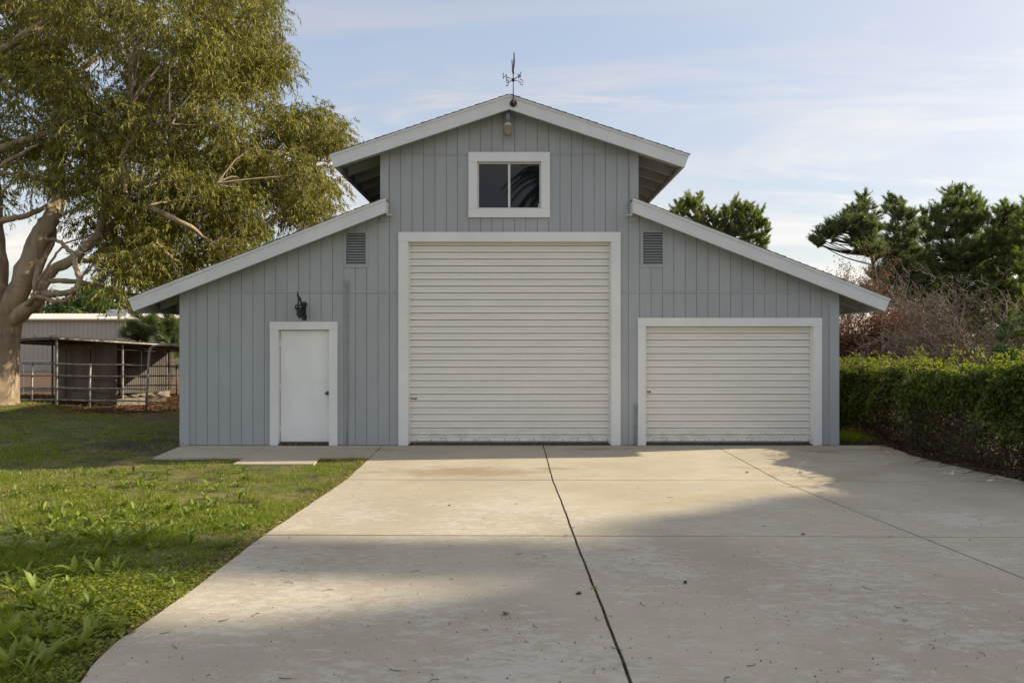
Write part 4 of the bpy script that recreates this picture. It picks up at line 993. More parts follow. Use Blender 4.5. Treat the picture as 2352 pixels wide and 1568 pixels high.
# left background greenery
M['greenleaf'] = leaf_mat('bright green leaves', [(0, (.065, .13, .014)), (.5, (.13, .22, .022)), (1, (.21, .29, .04))], .45, .4, .06)
M['oliveleaf'] = leaf_mat('dull brown green leaves', [(0, (.07, .06, .025)), (1, (.15, .12, .05))], .3, .5, .03)
M['pineneedle'] = leaf_mat('dark pine needles', [(0, (.080, .118, .042)), (.6, (.165, .21, .072)), (1, (.26, .295, .105))], .5, .4, .05)
M['pinegreen'] = leaf_mat('green pine needles', [(0, (.095, .145, .040)), (.6, (.195, .25, .068)), (1, (.30, .34, .105))], .5, .4, .05)
M['pinegold'] = leaf_mat('yellow-green pine needles', [(0, (.115, .165, .034)), (.6, (.23, .28, .06)), (1, (.33, .36, .095))], .5, .4, .05)  # yellower, paler needle tone than the green pines
L_ = [(125, 715, 22), (160, 705, 26), (195, 690, 30), (225, 688, 28), (250, 695, 28), (285, 690, 26), (310, 705, 26), (215, 668, 20), (175, 725, 26), (240, 720, 30), (290, 720, 26), (330, 715, 24), (345, 690, 18), (195, 660, 10), (140, 735, 24)]
leafy_tree('round_tree', 'rounded bright green tree rising behind the metal building roof', 'tree', at(230, 830, 62), .3, pxlobes(L_, 62, 2), 26000, .26, .15, M['greenleaf'])
leafy_tree('brown_tree', 'small brownish tree behind the big trunk and metal roof', 'tree', at(70, 830, 66), .2, pxlobes([(28, 690, 16), (55, 705, 18), (80, 700, 20), (25, 720, 20), (60, 730, 20), (90, 722, 14)], 66, 1.5), 9000, .22, .12, M['oliveleaf'], gap=.5)
def palm(name, label, base, h, nf, fl, mat, seed, leaf=.45, lw=.03, nleaf=36, droopy=1.0, tr_=.22):
    root = empty(name, base, label, 'tree'); r_ = np.random.default_rng(seed); b = np.array(base, float); wd = VB()
    ntube(wd, spline([b-[0, 0, .3], b+[.05*h*.2, 0, h*.5], b+[0, 0, h]], 10), np.linspace(tr_*1.2, tr_, 10), 10)
    top = b+[0, 0, h]; vb = VB()
    for k in range(nf):
        az = 2*np.pi*(k*.618+.1*r_.random()); el = r_.uniform(-.5, 1.25); L = fl*r_.uniform(.8, 1.1)
        d = np.array([np.cos(az)*np.cos(el), np.sin(az)*np.cos(el), np.sin(el)]); t = np.linspace(0, 1, 12)[:, None]
        c = top+d*L*t+np.array([0, 0, -1.])*L*(.35+.35*droopy*np.cos(el))*t**2.2
        ntube(wd, c, np.linspace(.03, .006, 12), 4)
        u = np.linspace(.12, 1, nleaf)*(11-.01); i = np.minimum(u.astype(int), 10); f = (u-i)[:, None]; q = c[i]*(1-f)+c[i+1]*f
        tg = unit(c[np.minimum(i+1, 11)]-c[np.maximum(i-1, 0)]); sd = unit(np.cross(tg, np.array([0, 0, 1.])))
        for s in (-1, 1):
            dd = unit(sd*s+tg*.75+np.array([0, 0, -.45])+r_.normal(size=q.shape)*.12)
            V, Fc = blade_arrays(q, dd, np.tile(np.array([0, 0, 1.]), (len(q), 1)), leaf*r_.uniform(.7, 1.2, len(q))*(1-.4*np.linspace(0, 1, len(q))**2), np.full(len(q), lw)); vb.add(V, Fc)
    wd.build('trunk', M['darkbark'], root, True); tag(vb.build('fronds', mat, root), kind='stuff'); return root
M['palmleaf'] = leaf_mat('palm fronds', [(0, (.03, .05, .014)), (1, (.07, .095, .028))], .3, .4, .06)
b_ = at(110, 830, 95); palm('palm_tree', 'distant small palm showing between the gum limbs', (b_[0], b_[1], 0), at(110, 675, 95)[2], 26, 2.3, M['palmleaf'], 3, .7, .07, 20)
# palm across the yard, mirrored in the gable window
palm('palm_tree', 'tall palm standing across the yard, mirrored in the gable window', (1.75, -18.2, .42), 8.6, 46, 2.5, M['palmleaf'], 5, .55, .026, 70, 1.3)
# long-needled pine between shelter and barn
d_ = 28; cl = [(at(x, y, d_+rng.uniform(-.9, .9)), r/F*d_) for x, y, r in ((300, 742, 15), (318, 758, 20), (300, 775, 17), (335, 738, 18), (350, 760, 20), (330, 785, 19), (292, 792, 13), (365, 745, 18), (380, 765, 22), (360, 795, 20), (395, 790, 20), (410, 750, 22), (430, 775, 22), (400, 820, 16), (415, 845, 14), (440, 720, 20), (350, 722, 16), (380, 715, 18), (320, 725, 12))]
p0 = at(389, 905, d_); pine_tree('long_needled_pine', 'dark long-needled pine standing between the shelter and barn corner', (p0[0], p0[1], 0), [(p0[0], p0[1], -.2), at(391, 830, d_), at(386, 760, d_), at(392, 700, d_)], .2, cl, 900, .30, .016, M['pineneedle'], up=.05, per=34, shoot_len=.25)

# ------------------------------------------------------------------ right background trees
GP = 'pines beyond the hedge'
def pxpine(name, label, d, base_x, top, clumps, shoots, mat, trunk=.22, up=.7, needle=.17, nw=.022, sl=.45, spread=1.6, per=26, group=GP, by=835):
    cl = []
    for x, y, r in clumps:
        for j in range(4): cl.append((at(x+rng.normal()*r*.75*(j > 0), y+rng.normal()*r*.75*(j > 0)-2, d+rng.uniform(-1, 1)*spread), r/F*d*(.95 if j == 0 else rng.uniform(.35, .7))))
    shoots = int(shoots*1.8)
    b = at(base_x, by, d); t = at(top[0], top[1], d)
    return pine_tree(name, label, (b[0], b[1], 0), [(b[0], b[1], -.3), ((b[0]+t[0])/2+.2, b[1], t[2]*.5), t], trunk, cl, shoots, needle, nw, mat, group, up, per, shoot_len=sl)
pxpine('pine_tree', 'leaning dark pine with an open crown nearest the barn eave', 42, 2030, (1990, 520),
       [(1978, 458, 10), (1988, 475, 11), (1975, 480, 8), (1950, 495, 12), (1940, 505, 11), (1965, 500, 12), (1990, 500, 11), (1920, 520, 12), (1900, 525, 10), (1888, 545, 11), (1872, 556, 9), (1905, 545, 12), (1935, 530, 15), (1960, 530, 15), (1985, 530, 15), (2005, 505, 10), (1880, 565, 9), (2010, 530, 13), (2000, 555, 15), (1975, 555, 13), (2015, 580, 16), (1990, 585, 13), (1955, 560, 9)], 2300, M['pineneedle'], .2, .5)
pxpine('pine_tree', 'slim pine with a tufted leader between the two larger pines', 45, 2065, (2060, 480),
       [(2046, 463, 10), (2040, 478, 9), (2055, 485, 12), (2070, 473, 9), (2075, 490, 12), (2095, 495, 11), (2085, 505, 12), (2060, 505, 11), (2045, 530, 14), (2080, 530, 15), (2055, 560, 18), (2085, 565, 18), (2040, 590, 18), (2070, 605, 20), (2100, 540, 14), (2035, 635, 20), (2065, 650, 20), (2095, 630, 18), (2030, 675, 16)], 2300, M['pineneedle'], .2, .6)
pxpine('pine_tree', 'tall broad green pine, highest of the trees beyond the hedge', 47, 2190, (2195, 470),
       [(2178, 452, 12), (2198, 446, 10), (2212, 455, 10), (2190, 470, 16), (2170, 478, 13), (2215, 475, 15), (2150, 490, 13), (2135, 505, 12), (2125, 520, 12), (2118, 500, 9), (2230, 470, 12), (2250, 468, 10), (2245, 490, 14), (2228, 500, 16), (2200, 500, 18), (2170, 510, 18), (2145, 530, 16), (2262, 500, 10), (2255, 520, 14), (2230, 535, 18), (2200, 540, 20), (2165, 545, 18), (2130, 555, 17), (2240, 570, 20), (2205, 580, 20), (2170, 585, 20), (2135, 595, 18), (2230, 610, 20), (2190, 620, 20), (2150, 635, 18), (2255, 600, 16), (2110, 600, 14), (2120, 640, 18), (2160, 680, 20), (2210, 660, 20), (2250, 650, 20)], 4300, M['pinegreen'], .28, .9)
pxpine('pine_tree', 'narrow green pine second from the right picture edge', 46, 2300, (2303, 490),
       [(2302, 476, 9), (2312, 485, 9), (2295, 490, 10), (2318, 500, 11), (2300, 508, 13), (2285, 515, 11), (2325, 515, 10), (2310, 530, 15), (2285, 540, 14), (2275, 555, 12), (2320, 550, 14), (2300, 565, 17), (2280, 585, 17), (2320, 585, 16), (2300, 610, 18), (2275, 625, 16), (2325, 620, 16), (2300, 650, 18), (2330, 660, 16), (2270, 665, 16)], 2200, M['pinegreen'], .22, .85)
pxpine('pine_tree', 'pine cut by the right picture edge', 44, 2365, (2365, 490),
       [(2352, 490, 10), (2365, 475, 12), (2345, 510, 11), (2368, 505, 14), (2338, 530, 11), (2360, 535, 15), (2345, 560, 14), (2370, 570, 16), (2340, 590, 13), (2365, 610, 16), (2345, 630, 15), (2375, 540, 14), (2375, 650, 18), (2340, 670, 16)], 1900, M['pinegold'], .22, .8)
pxpine('pine_tree', 'dense young pines filling in below the tall pines', 48, 2110, (2110, 640),
       [(2010, 640, 18), (2040, 620, 18), (2060, 690, 22), (2100, 680, 22), (2140, 700, 22), (2020, 700, 20), (2000, 670, 16), (2180, 720, 24), (2230, 710, 24), (2280, 700, 22), (2320, 710, 22), (2350, 700, 20), (2090, 740, 24), (2250, 760, 24), (2330, 770, 24), (2150, 770, 24), (2040, 760, 22), (2125, 660, 22), (2200, 690, 22), (2260, 680, 22), (2060, 655, 20), (2305, 735, 22), (2190, 745, 24)], 4600, M['pineneedle'], .2, .6, sl=.5)
pxpine('round_pine', 'bright green pine showing above the right-hand barn roof', 40, 1650, (1650, 520),
       [(1560, 478, 12), (1580, 470, 12), (1600, 470, 11), (1575, 490, 13), (1600, 490, 13), (1555, 492, 10), (1615, 505, 12), (1632, 490, 9), (1640, 510, 12), (1660, 500, 10), (1680, 488, 11), (1695, 478, 11), (1710, 490, 13), (1690, 500, 14), (1720, 480, 8), (1730, 500, 11), (1745, 495, 9), (1752, 515, 9), (1740, 525, 12), (1715, 520, 15), (1690, 530, 15), (1760, 535, 8), (1745, 550, 11), (1720, 545, 14), (1755, 560, 10), (1665, 530, 14), (1640, 535, 14), (1700, 565, 14), (1740, 575, 12), (1610, 525, 14)], 2600, M['pinegold'], .2, .8, .15, .020, .30, 1.2, 26, None)

GC = [(float(rng.uniform(2005, 2375)), float(rng.uniform(560, 790)), float(rng.uniform(18, 26))) for _ in range(70)]
pxpine('pine_tree', 'continuous dark pine belt furthest back beyond the hedge', 56, 2200, (2200, 600), GC, 4200, M['pinegreen'], .25, .6, .22, .032, .6, 2.0, 24)
def bare_tree(name, label, cat, base, trunks, depth, r0, L0, mat, leafm=None, leaf_n=0, ll=.07, lw=.04, spread=.55, curl=.25, up=.25, group=None, seed=1, kids=3, lp=0.5):
    root = empty(name, base, label, cat, group); r_ = np.random.default_rng(seed); wd = VB(); tips = []
    def grow(p, d, L, r, lev):
        n = 6; pts = [p]; q = p.copy(); dd = d.copy()
        for i in range(n):
            dd = unit((dd+r_.normal(size=3)*curl*(.5+.25*lev)+np.array([0, 0, up*(.3 if lev < 2 else .05)]))[None])[0]; q = q+dd*L/n; pts.append(q)
        pts = np.array(pts); ntube(wd, pts, np.linspace(r, r*.55, n+1), 6 if lev < 2 else (4 if lev < 3 else 3))
        if lev >= depth-1: tips.append(pts[2:])
        if lev < depth:
            for k in range(kids+(1 if lev > 0 else 0)):
                i = int(r_.integers(2, n+1)); s = unit((dd*.75+unit(r_.normal(size=(1, 3)))[0]*spread*1.25)[None])[0]
                grow(pts[i], s, L*r_.uniform(.55, .85), max(r*.55, .0065), lev+1)
    b = np.array(base, float)
    for dx, dy, dz in trunks: grow(b+np.array([dx*.15, dy*.15, -.2]), unit(np.array([[dx, dy, dz]]))[0], L0*r_.uniform(.8, 1.15), r0*r_.uniform(.7, 1.1), 0)
    wd.build('branches', M[mat], root, True)
    if leafm is not None:
        T = np.concatenate(tips); P = T[r_.integers(0, len(T), leaf_n)]+r_.normal(size=(leaf_n, 3))*.07
        n = leaf_n; V, Fc = leaf_arrays(P, rdir(n)+np.array([0, 0, -.4]), rdir(n), r_.uniform(.6, 1.3, n)*ll, r_.uniform(.6, 1.3, n)*lw); tag(fast('leaves', V, Fc, leafm, root), kind='stuff')
    return root
M['redleaf'] = leaf_mat('dark red autumn leaves', [(0, (.085, .025, .018)), (.45, (.17, .045, .028)), (.8, (.22, .09, .03)), (1, (.28, .16, .04))], .4, .5, .03)
M['pinkleaf'] = leaf_mat('faded rose autumn leaves', [(0, (.14, .065, .05)), (.6, (.24, .13, .10)), (1, (.28, .15, .05))], .4, .5, .03)
b_ = at(1960, 840, 33); bare_tree('autumn_tree', 'thin rosy-leaved autumn tree above the right barn eave', 'tree', (b_[0], b_[1], 0), [(-.35, 0, 1), (.1, .2, 1), (.45, -.1, 1), (-.1, -.2, 1.1), (-.7, .1, 1)], 4, .06, 2.9, 'greybark', M['pinkleaf'], 9000, .085, .055, .5, .16, .5, seed=4)
b_ = at(2020, 840, 26); bare_tree('red_shrub', 'dark red autumn shrub below the eave behind the hedge', 'shrub', (b_[0], b_[1], 0), [(-.8, 0, .8), (-.35, .2, 1), (.2, .2, 1), (.6, -.1, .9), (0, -.3, 1), (-1.1, .1, .55), (1, 0, .5)], 4, .04, 1.9, 'greybark', M['redleaf'], 26000, .085, .055, .6, .3, .15, seed=6)
b_ = at(1945, 840, 27); bare_tree('red_shrub', 'orange brown autumn shrub right at the barn corner behind the hedge', 'shrub', (b_[0], b_[1], 0), [(-.4, 0, .9), (.3, .2, 1), (0, -.3, 1), (.7, 0, .6)], 4, .035, 1.3, 'greybark', M['redleaf'], 13000, .085, .055, .6, .3, .15, seed=8)
b_ = at(2195, 850, 21.5); bare_tree('bare_shrub', 'large leafless tangled grey shrub behind the hedge', 'shrub', (b_[0], b_[1], 0), [(-.5, .1, 1), (-.25, 0, 1), (-.1, .2, 1.1), (.1, -.2, 1.15), (.25, .1, 1), (.5, 0, 1)], 4, .055, 1.9, 'palebark', None, 0, spread=.75, curl=.24, up=.55, seed=12, kids=4)
b_ = at(2330, 850, 20); leafy_tree('green_shrub', 'leafy green shrub at the right picture edge behind the hedge', 'shrub', (b_[0], b_[1], 0), .05, pxlobes([(2310, 770, 22), (2335, 745, 24), (2350, 775, 26), (2325, 800, 24), (2355, 810, 26), (2300, 805, 20), (2365, 735, 22), (2380, 780, 26), (2290, 820, 16)], 20, .5), 9000, .075, .045, M['greenleaf'], 'greybark', gap=.7)
# undergrowth between the hedge and the trees
M['undergrowth'] = leaf_mat('undergrowth leaves', [(0, (.025, .032, .010)), (.6, (.055, .055, .018)), (1, (.10, .075, .03))], .3, .5, .03)
ug = []
for k in range(60): ug.append((np.array([rng.uniform(8, 33), rng.uniform(24, 27), rng.uniform(.3, 1.9)]), rng.uniform(.6, 1.2)))
P = np.concatenate([c+rdir(500)*r*rng.uniform(.5, 1, (500, 1)) for c, r in ug]); n = len(P)
V, Fc = leaf_arrays(P, rdir(n), rdir(n), np.full(n, .16), np.full(n, .10)); tag(fast('undergrowth', V, Fc, M['undergrowth']), 'dark undergrowth filling the gaps behind the hedge', 'undergrowth', kind='stuff')

# ------------------------------------------------------------------ shade trees beside the drive, right of the picture
M['shadeleaf'] = leaf_mat('shade tree leaves', [(0, (.03, .05, .012)), (1, (.08, .11, .03))], .3, .5, .04)
def shade_lobes(c, R_, n, seed):
    r_ = np.random.default_rng(seed); out = []
    for _ in range(n):
        o = unit(r_.normal(size=(1, 3)))[0]; out.append((np.array(c)+o*R_*np.array([1, 1, .8])*r_.uniform(.2, .8), R_*r_.uniform(.28, .42)))
    return out
def shade_tree(sx, sy, h, R_, label, seed, dens=14000):      # placed so that its crown, h metres up, shades the ground round (sx, sy)
    c = (sx+1.837*h, sy+.311*h, h+.2)
    leafy_tree('shade_tree', label, 'tree', (c[0], c[1], .3), .2, shade_lobes(c, R_, 30, seed), dens, .36, .22, M['shadeleaf'], trunk_top=(c[0], c[1], h-.3), group='shade trees beside the drive')
def ground_lobes(gl):                    # crown lobes placed so that each one shades the ground round (x, y)
    out = []
    for x, y, r in gl:
        h = 19.5+rng.uniform(-2.0, 2.0); out.append((np.array([x+1.837*h, y+.33*h, h+.2]), r))
    return out
GA = []
for gy in np.arange(-4.0, -12.5, -1.05):
    lft = float(np.interp(gy, [-12.5, -9.0, -7.5, -6.3, -5.2, -4.0], [-1.2, 0.2, 1.2, 2.2, 3.9, 5.9]))
    for gx in np.arange(lft, 11.5, 1.9): GA.append((gx+rng.uniform(-.3, .3), gy+rng.uniform(-.2, .2), rng.uniform(.72, .95)))
leafy_tree('shade_tree', 'tall broad shade tree right of the drive, nearer the hedge', 'tree', (41.5, -1.6, .3), .35, ground_lobes(GA), 70000, .34, .20, M['shadeleaf'], trunk_top=(41.5, -1.6, 17.5), group='shade trees beside the drive')
gl = [(x, -6.75+.15*math.sin(x*2), .55) for x in (-6.6, -5.2, -3.9, -2.7, -1.5, -.4)]+[(x, -9.25+.2*math.sin(x*3), .95) for x in (-5.6, -3.8, -2.1, -.5, .9)]+[(-2.2, -10.8, .9), (0, -10.9, 1.0), (-3.5, -10.6, .9), (-5.6, -10.4, .7), (-.3, -8.4, .6)]
lb = []
for x, y, r in gl:
    h = 19.5+rng.uniform(-.8, .8); lb.append((np.array([x+1.837*h, y+.33*h, h+.2]), r*.95))
leafy_tree('shade_tree', 'tall spreading shade tree right of the drive, further from the hedge', 'tree', (33.5, -2.4, .3), .25, lb, 30000, .24, .15, M['shadeleaf'], trunk_top=(33.5, -2.4, 18.5), group='shade trees beside the drive')

# far tree belt round the horizon
fb = []
for _ in range(230):
    x = rng.uniform(-260, 260); y = rng.uniform(125, 165); fb.append((np.array([x, y, rng.uniform(.5, 2.6)]), rng.uniform(1.6, 3.2)))
for _ in range(70): fb.append((np.array([rng.uniform(75, 130), rng.uniform(-30, 120), rng.uniform(.5, 3)]), rng.uniform(1.6, 3.2)))
for _ in range(70): fb.append((np.array([rng.uniform(-130, -75), rng.uniform(-30, 120), rng.uniform(.5, 3)]), rng.uniform(1.6, 3.2)))
P = np.concatenate([c+rdir(150)*r*rng.uniform(.7, 1, (150, 1))*np.array([1.6, 1, 1]) for c, r in fb]); n = len(P)
V, Fc = leaf_arrays(P, rdir(n), rdir(n), np.full(n, .9), np.full(n, .6)); tag(fast('far_tree_belt', V, Fc, M['undergrowth']), 'low far-off belt of trees along the horizon', 'trees', kind='stuff')
# ------------------------------------------------------------------ vine-covered hedge along the right edge of the drive
M['vineleaf'] = leaf_mat('vine leaves', [(0, (.045, .080, .014)), (.45, (.095, .150, .020)), (.8, (.16, .215, .028)), (1, (.25, .27, .04))], .45, .45, .025)
M['vinetip'] = leaf_mat('young vine leaves', [(0, (.16, .21, .02)), (1, (.34, .34, .06))], .55, .4, .03)  # brighter, yellower than the face leaves: the lit hedge top painted in
M['drytwig'] = simple('dry brown twigs', (.085, .060, .040), .9, 0, .5, 12)
M['deadleaf'] = leaf_mat('dead curled leaves', [(0, (.045, .030, .018)), (.5, (.12, .080, .045)), (1, (.22, .16, .10))], .2, .6, .03)
hedge = empty('vine_hedge', (7.6, 2.0, 0), 'long overgrown hedge of green vine, brown and bare at its foot, beside the driveway', 'hedge')
def hx(y, z): return 6.97+.16*np.sin(y*1.9+.5)+.13*np.sin(y*4.3+z*3)+.06*np.sin(y*9.1+z*7)+.10*np.sin(z*5.1+y)-.12*np.sin(np.clip(z/1.5, 0, 1)*np.pi)+.25*np.clip(.5-z, 0, 1)
def htop(y): return 1.21+.055*np.clip(1.3-y, -4, 5)+.05*np.sin(y*1.3)+.055*np.sin(y*3.7+1)+.035*np.sin(y*8.1)
def hz_g(x, y): return gz(x, y)
def hedge_y(n): return np.where(rng.random(n) < .72, rng.uniform(-3.6, 6.0, n), rng.uniform(-7.5, 14, n))
# front face
n = 52000; y = hedge_y(n); t = rng.random(n); z = .12+(htop(y)-.10)*t**.75
foot = .52+.26*(y < 1.0)+.22*np.sin(y*.9+2.2)+.16*np.sin(y*2.7)+.12*np.sin(y*6.1+1)
keep = rng.random(n) < np.clip((z-foot*.75)/.40+.10, .05+.25*(y > 1.8), 1)
y, z = y[keep], z[keep]; n = len(y); x = hx(y, z)+rng.exponential(.07, n)-.03; P = np.stack([x, y, z], 1)
V, Fc = leaf_arrays(P, np.array([-.45, 0, -.75])+rng.normal(size=(n, 3))*.55, np.array([-.75, 0, .55])+rng.normal(size=(n, 3))*.45, rng.uniform(.045, .085, n), rng.uniform(.030, .055, n), .18, .12)
vb = VB().add(V, Fc)
# top and the far side
n = 26000; y = hedge_y(n); x = rng.uniform(6.95, 8.1, n); z = htop(y)+.035*np.sin(x*6+y*2)-.28*np.abs((x-7.5)/.55)**4+rng.normal(size=n)*.035; P = np.stack([x, y, z], 1)
V, Fc = leaf_arrays(P, rng.normal(size=(n, 3))*np.array([1, 1, .6]), np.array([0, 0, 1])+rng.normal(size=(n, 3))*.6, rng.uniform(.045, .085, n), rng.uniform(.030, .055, n), .18, .12); vb.add(V, Fc)
n = 16000; y = hedge_y(n); z = rng.random(n)**.7*1.45; x = 8.1+.1*np.sin(y*2)+rng.normal(size=n)*.06; P = np.stack([x, y, z], 1)
V, Fc = leaf_arrays(P, rng.normal(size=(n, 3)), np.array([1, 0, .4])+rng.normal(size=(n, 3))*.5, rng.uniform(.05, .09, n), rng.uniform(.035, .06, n)); vb.add(V, Fc)
tag(vb.build('foliage', M['vineleaf'], hedge), kind='stuff')
# young tips and tendrils standing over the top, its sunlit yellow put into their colour
vt = VB(); n = 9000; y = hedge_y(n); x = rng.uniform(6.98, 8.0, n); z = htop(y)+.05+.05*rng.random(n)+.035*np.sin(x*6+y*2)-.28*np.abs((x-7.5)/.55)**4; P = np.stack([x, y, z], 1)
V, Fc = leaf_arrays(P, rng.normal(size=(n, 3))*np.array([1, 1, .7])+[0, 0, .4], np.array([0, 0, 1])+rng.normal(size=(n, 3))*.7, rng.uniform(.035, .065, n), rng.uniform(.025, .045, n)); vt.add(V, Fc)
ts = VB(); lp_ = []
for k in range(260):
    y0 = float(hedge_y(1)[0]); x0 = rng.uniform(6.98, 7.9); z0 = float(htop(y0)); a = rng.random()*6.28; h = rng.uniform(.10, .34)*(1.4 if rng.random() < .25 else 1)
    c = spline([[x0, y0, z0-.05], [x0+.05*np.cos(a), y0+.05*np.sin(a), z0+h*.6], [x0+.16*np.cos(a), y0+.16*np.sin(a), z0+h], [x0+.28*np.cos(a), y0+.28*np.sin(a), z0+h*rng.uniform(.5, 1)]], 9)
    ntube(ts, c, np.linspace(.006, .003, 9), 3); lp_.append(np.repeat(c[2:], 3, 0))
q = np.concatenate(lp_); q = q+rng.normal(size=q.shape)*.018; n = len(q)
V, Fc = leaf_arrays(q, rdir(n), rdir(n), rng.uniform(.025, .05, n), rng.uniform(.018, .035, n)); vt.add(V, Fc)
tag(vt.build('lit_young_leaves', M['vinetip'], hedge), kind='stuff'); tag(ts.build('tendrils', M['vinetip'], hedge), kind='stuff')
# brown stems tangled through the foot
ws = VB()
for k in range(2600):
    y0 = float(hedge_y(1)[0]); z0 = rng.uniform(.0, .25) if rng.random() < .5 else rng.uniform(.1, 1.3); x0 = float(hx(y0, z0))+rng.exponential(.16)-.02
    L = rng.uniform(.25, .8); d = np.array([rng.normal()*.18, rng.normal()*.65, rng.uniform(-.2, 1.0)]); 
    c = spline([[x0, y0, z0], np.array([x0, y0, z0])+d*L*.5+rng.normal(size=3)*.07, np.array([x0, y0, z0])+d*L*.8+np.array([rng.normal()*.06, rng.normal()*.22, -.1*rng.random()])], 6)
    c[:, 2] = np.maximum(c[:, 2], .0); ntube(ws, c, np.linspace(rng.uniform(.003, .007), .002, 6), 3)
for k in range(45):
    y0 = float(hedge_y(1)[0]); x0 = rng.uniform(7.1, 7.8)
    c = spline([[x0, y0, -.1], [x0+rng.normal()*.1, y0+rng.normal()*.2, .6], [x0+rng.normal()*.2, y0+rng.normal()*.4, 1.4]], 8); ntube(ws, c, np.linspace(.016, .006, 8), 5)
tag(ws.build('stems', M['drytwig'], hedge), kind='stuff')
# dead leaves caught in the foot and the brown inside of the hedge
n = 42000; y = hedge_y(n); z = rng.random(n)**1.2*1.2; x = hx(y, z)+.12+np.minimum(rng.exponential(.25, n), .95); P = np.stack([x, y, z], 1)
V, Fc = leaf_arrays(P, rng.normal(size=(n, 3))+[0, 0, -.5], rdir(n), rng.uniform(.03, .08, n), rng.uniform(.012, .035, n), .3, .2); tag(fast('dead_leaves', V, Fc, M['deadleaf'], hedge), kind='stuff')

# litter on the soil strip under the hedge and the mulch on the left
def litter(name, label, X, Y, n, mat, l0, l1, w0, w1, twn=0):
    z = gz(X, Y)+rng.uniform(.003, .03, n); P = np.stack([X, Y, z], 1)
    V, Fc = leaf_arrays(P, rng.normal(size=(n, 3))*np.array([1, 1, .25]), np.array([0, 0, 1])+rng.normal(size=(n, 3))*.5, rng.uniform(l0, l1, n), rng.uniform(w0, w1, n), .3, .25)
    vb = VB().add(V, Fc)
    for k in range(twn):
        i = int(rng.integers(0, n)); a = rng.random()*6.28; L = rng.uniform(.12, .6)
        c = spline([P[i], P[i]+[L*.5*np.cos(a), L*.5*np.sin(a), .03], P[i]+[L*np.cos(a+.3), L*np.sin(a+.3), .01]], 5); ntube(vb, c, np.linspace(.008, .003, 5), 4)
    return tag(vb.build(name, mat), label, 'leaf litter', kind='stuff')
n = 9000; Y = rng.uniform(-3.8, 4, n); X = np.array([edgeX(RE, min(v, 0)) for v in Y])+.02+rng.random(n)**1.3*.75; X = np.where(Y > .05, rng.uniform(5.95, 7.2, n), X)
litter('leaf_litter', 'brown dead leaves and sticks along the hedge foot', X, Y, n, M['deadleaf'], .03, .10, .008, .03, 260)
M['mulch'] = leaf_mat('bark mulch', [(0, (.05, .026, .014)), (.5, (.14, .075, .04)), (1, (.27, .17, .09))], .1, .7, .02)
n = 16000; X = rng.uniform(-17.5, -6.2, n); Y = rng.uniform(5.6, 12.5, n)+.5*np.sin(X*1.3); litter('bark_mulch', 'reddish bark mulch and fallen leaves round the gum tree and pen', X, Y, n, M['mulch'], .04, .13, .012, .04, 160)

# ------------------------------------------------------------------ lawn
M['grass'] = leaf_mat('lawn grass', [(0, (.14, .20, .014)), (.45, (.24, .32, .02)), (.75, (.34, .39, .04)), (.92, (.38, .345, .09)), (1, (.44, .36, .15))], .50, .5, .02)
M['drygrass'] = leaf_mat('dry grass', [(0, (.24, .23, .05)), (.6, (.36, .31, .10)), (1, (.46, .38, .17))], .35, .6, .03)
def lawn_ok(X, Y):
    ed = np.interp(Y, [a for a, _ in LE][::-1], [b for _, b in LE][::-1])
    ok = (X < ed-.015) | (Y > 0)
    ok &= ~((X > -5.98) & (Y > -1.27+.25*(X+5.76)*0) & (Y < .2)) & ~((X > -4.32) & (X < -3.0) & (Y > -1.83) & (Y < 0))
    ok &= ~((X > -6.0) & (Y > -.1)); return ok
def gnoise(X, Y): return .5*np.sin(X*1.7+.9*np.sin(Y*1.3))*np.sin(Y*1.9+1.1*np.sin(X*.8))+.3*np.sin(X*4.3+Y*1.1)*np.sin(Y*4.7-X*.7)+.25*np.sin(X*.7+1)*np.sin(Y*.6+2)
def lawn_pts(n):
    d = np.where(rng.random(n) < .75, 1/rng.uniform(1/20., 1/2.9, n), rng.uniform(2.9, 20, n)); xs = np.where(rng.random(n) < .87, rng.uniform(-30, 960, n), rng.uniform(-560, -30, n))
    X = (xs-1176)/F*d; return X, d-D0, d
n = 410000; X, Y, d = lawn_pts(n); nz = gnoise(X, Y); patch = .5+.5*np.sin(X*5.3+2*np.sin(Y*3.1))*np.sin(Y*6.1+2*np.sin(X*2.7))+.2*np.sin(X*11+Y*9)
dirt = np.exp(-(((X+6.6)*.75)**2+(Y-.1)**2)/1.1)
edg = np.interp(Y, [a for a, _ in LE][::-1], [b for _, b in LE][::-1])-X
ok = lawn_ok(X, Y) & (rng.random(n) < np.clip(.70+1.0*nz-.75*(patch > .68)-dirt*1.1-.55*(edg < .16)*(Y < 0), .06, 1)) & (Y < 6.1+.5*np.sin(X*1.3))
X, Y, d, nz = X[ok], Y[ok], d[ok], nz[ok]; n = len(X); print('blades', n)
P = np.stack([X, Y, gz(X, Y)-.004], 1)
D_ = np.stack([rng.normal(size=n)*.55, rng.normal(size=n)*.55, np.ones(n)], 1)
L = rng.uniform(.020, .065, n)*(1+.9*np.clip(nz, -.5, .8))*np.where(rng.random(n) < .05, 1.7, 1); W = np.maximum(.0035, .00075*d)*rng.uniform(.7, 1.3, n)
drym = rng.random(n) < np.clip(.20-.55*nz+.12*np.sin(X*2.3+Y)+.35*np.clip((-4.8-X)/1.5, 0, 1)*(Y > -6.5), .03, .75)
for m_, mat, nm, lab in ((~drym, M['grass'], 'lawn_grass', 'short green lawn grass left of the driveway'), (drym, M['drygrass'], 'dry_grass', 'straw coloured dry grass mixed through the lawn')):
    V, Fc = blade_arrays(P[m_], D_[m_]*np.array([1, 1, .6 if nm == 'dry_grass' else 1]), rdir(int(m_.sum())), L[m_], W[m_]); tag(fast(nm, V, Fc, mat), lab, 'grass', kind='stuff')
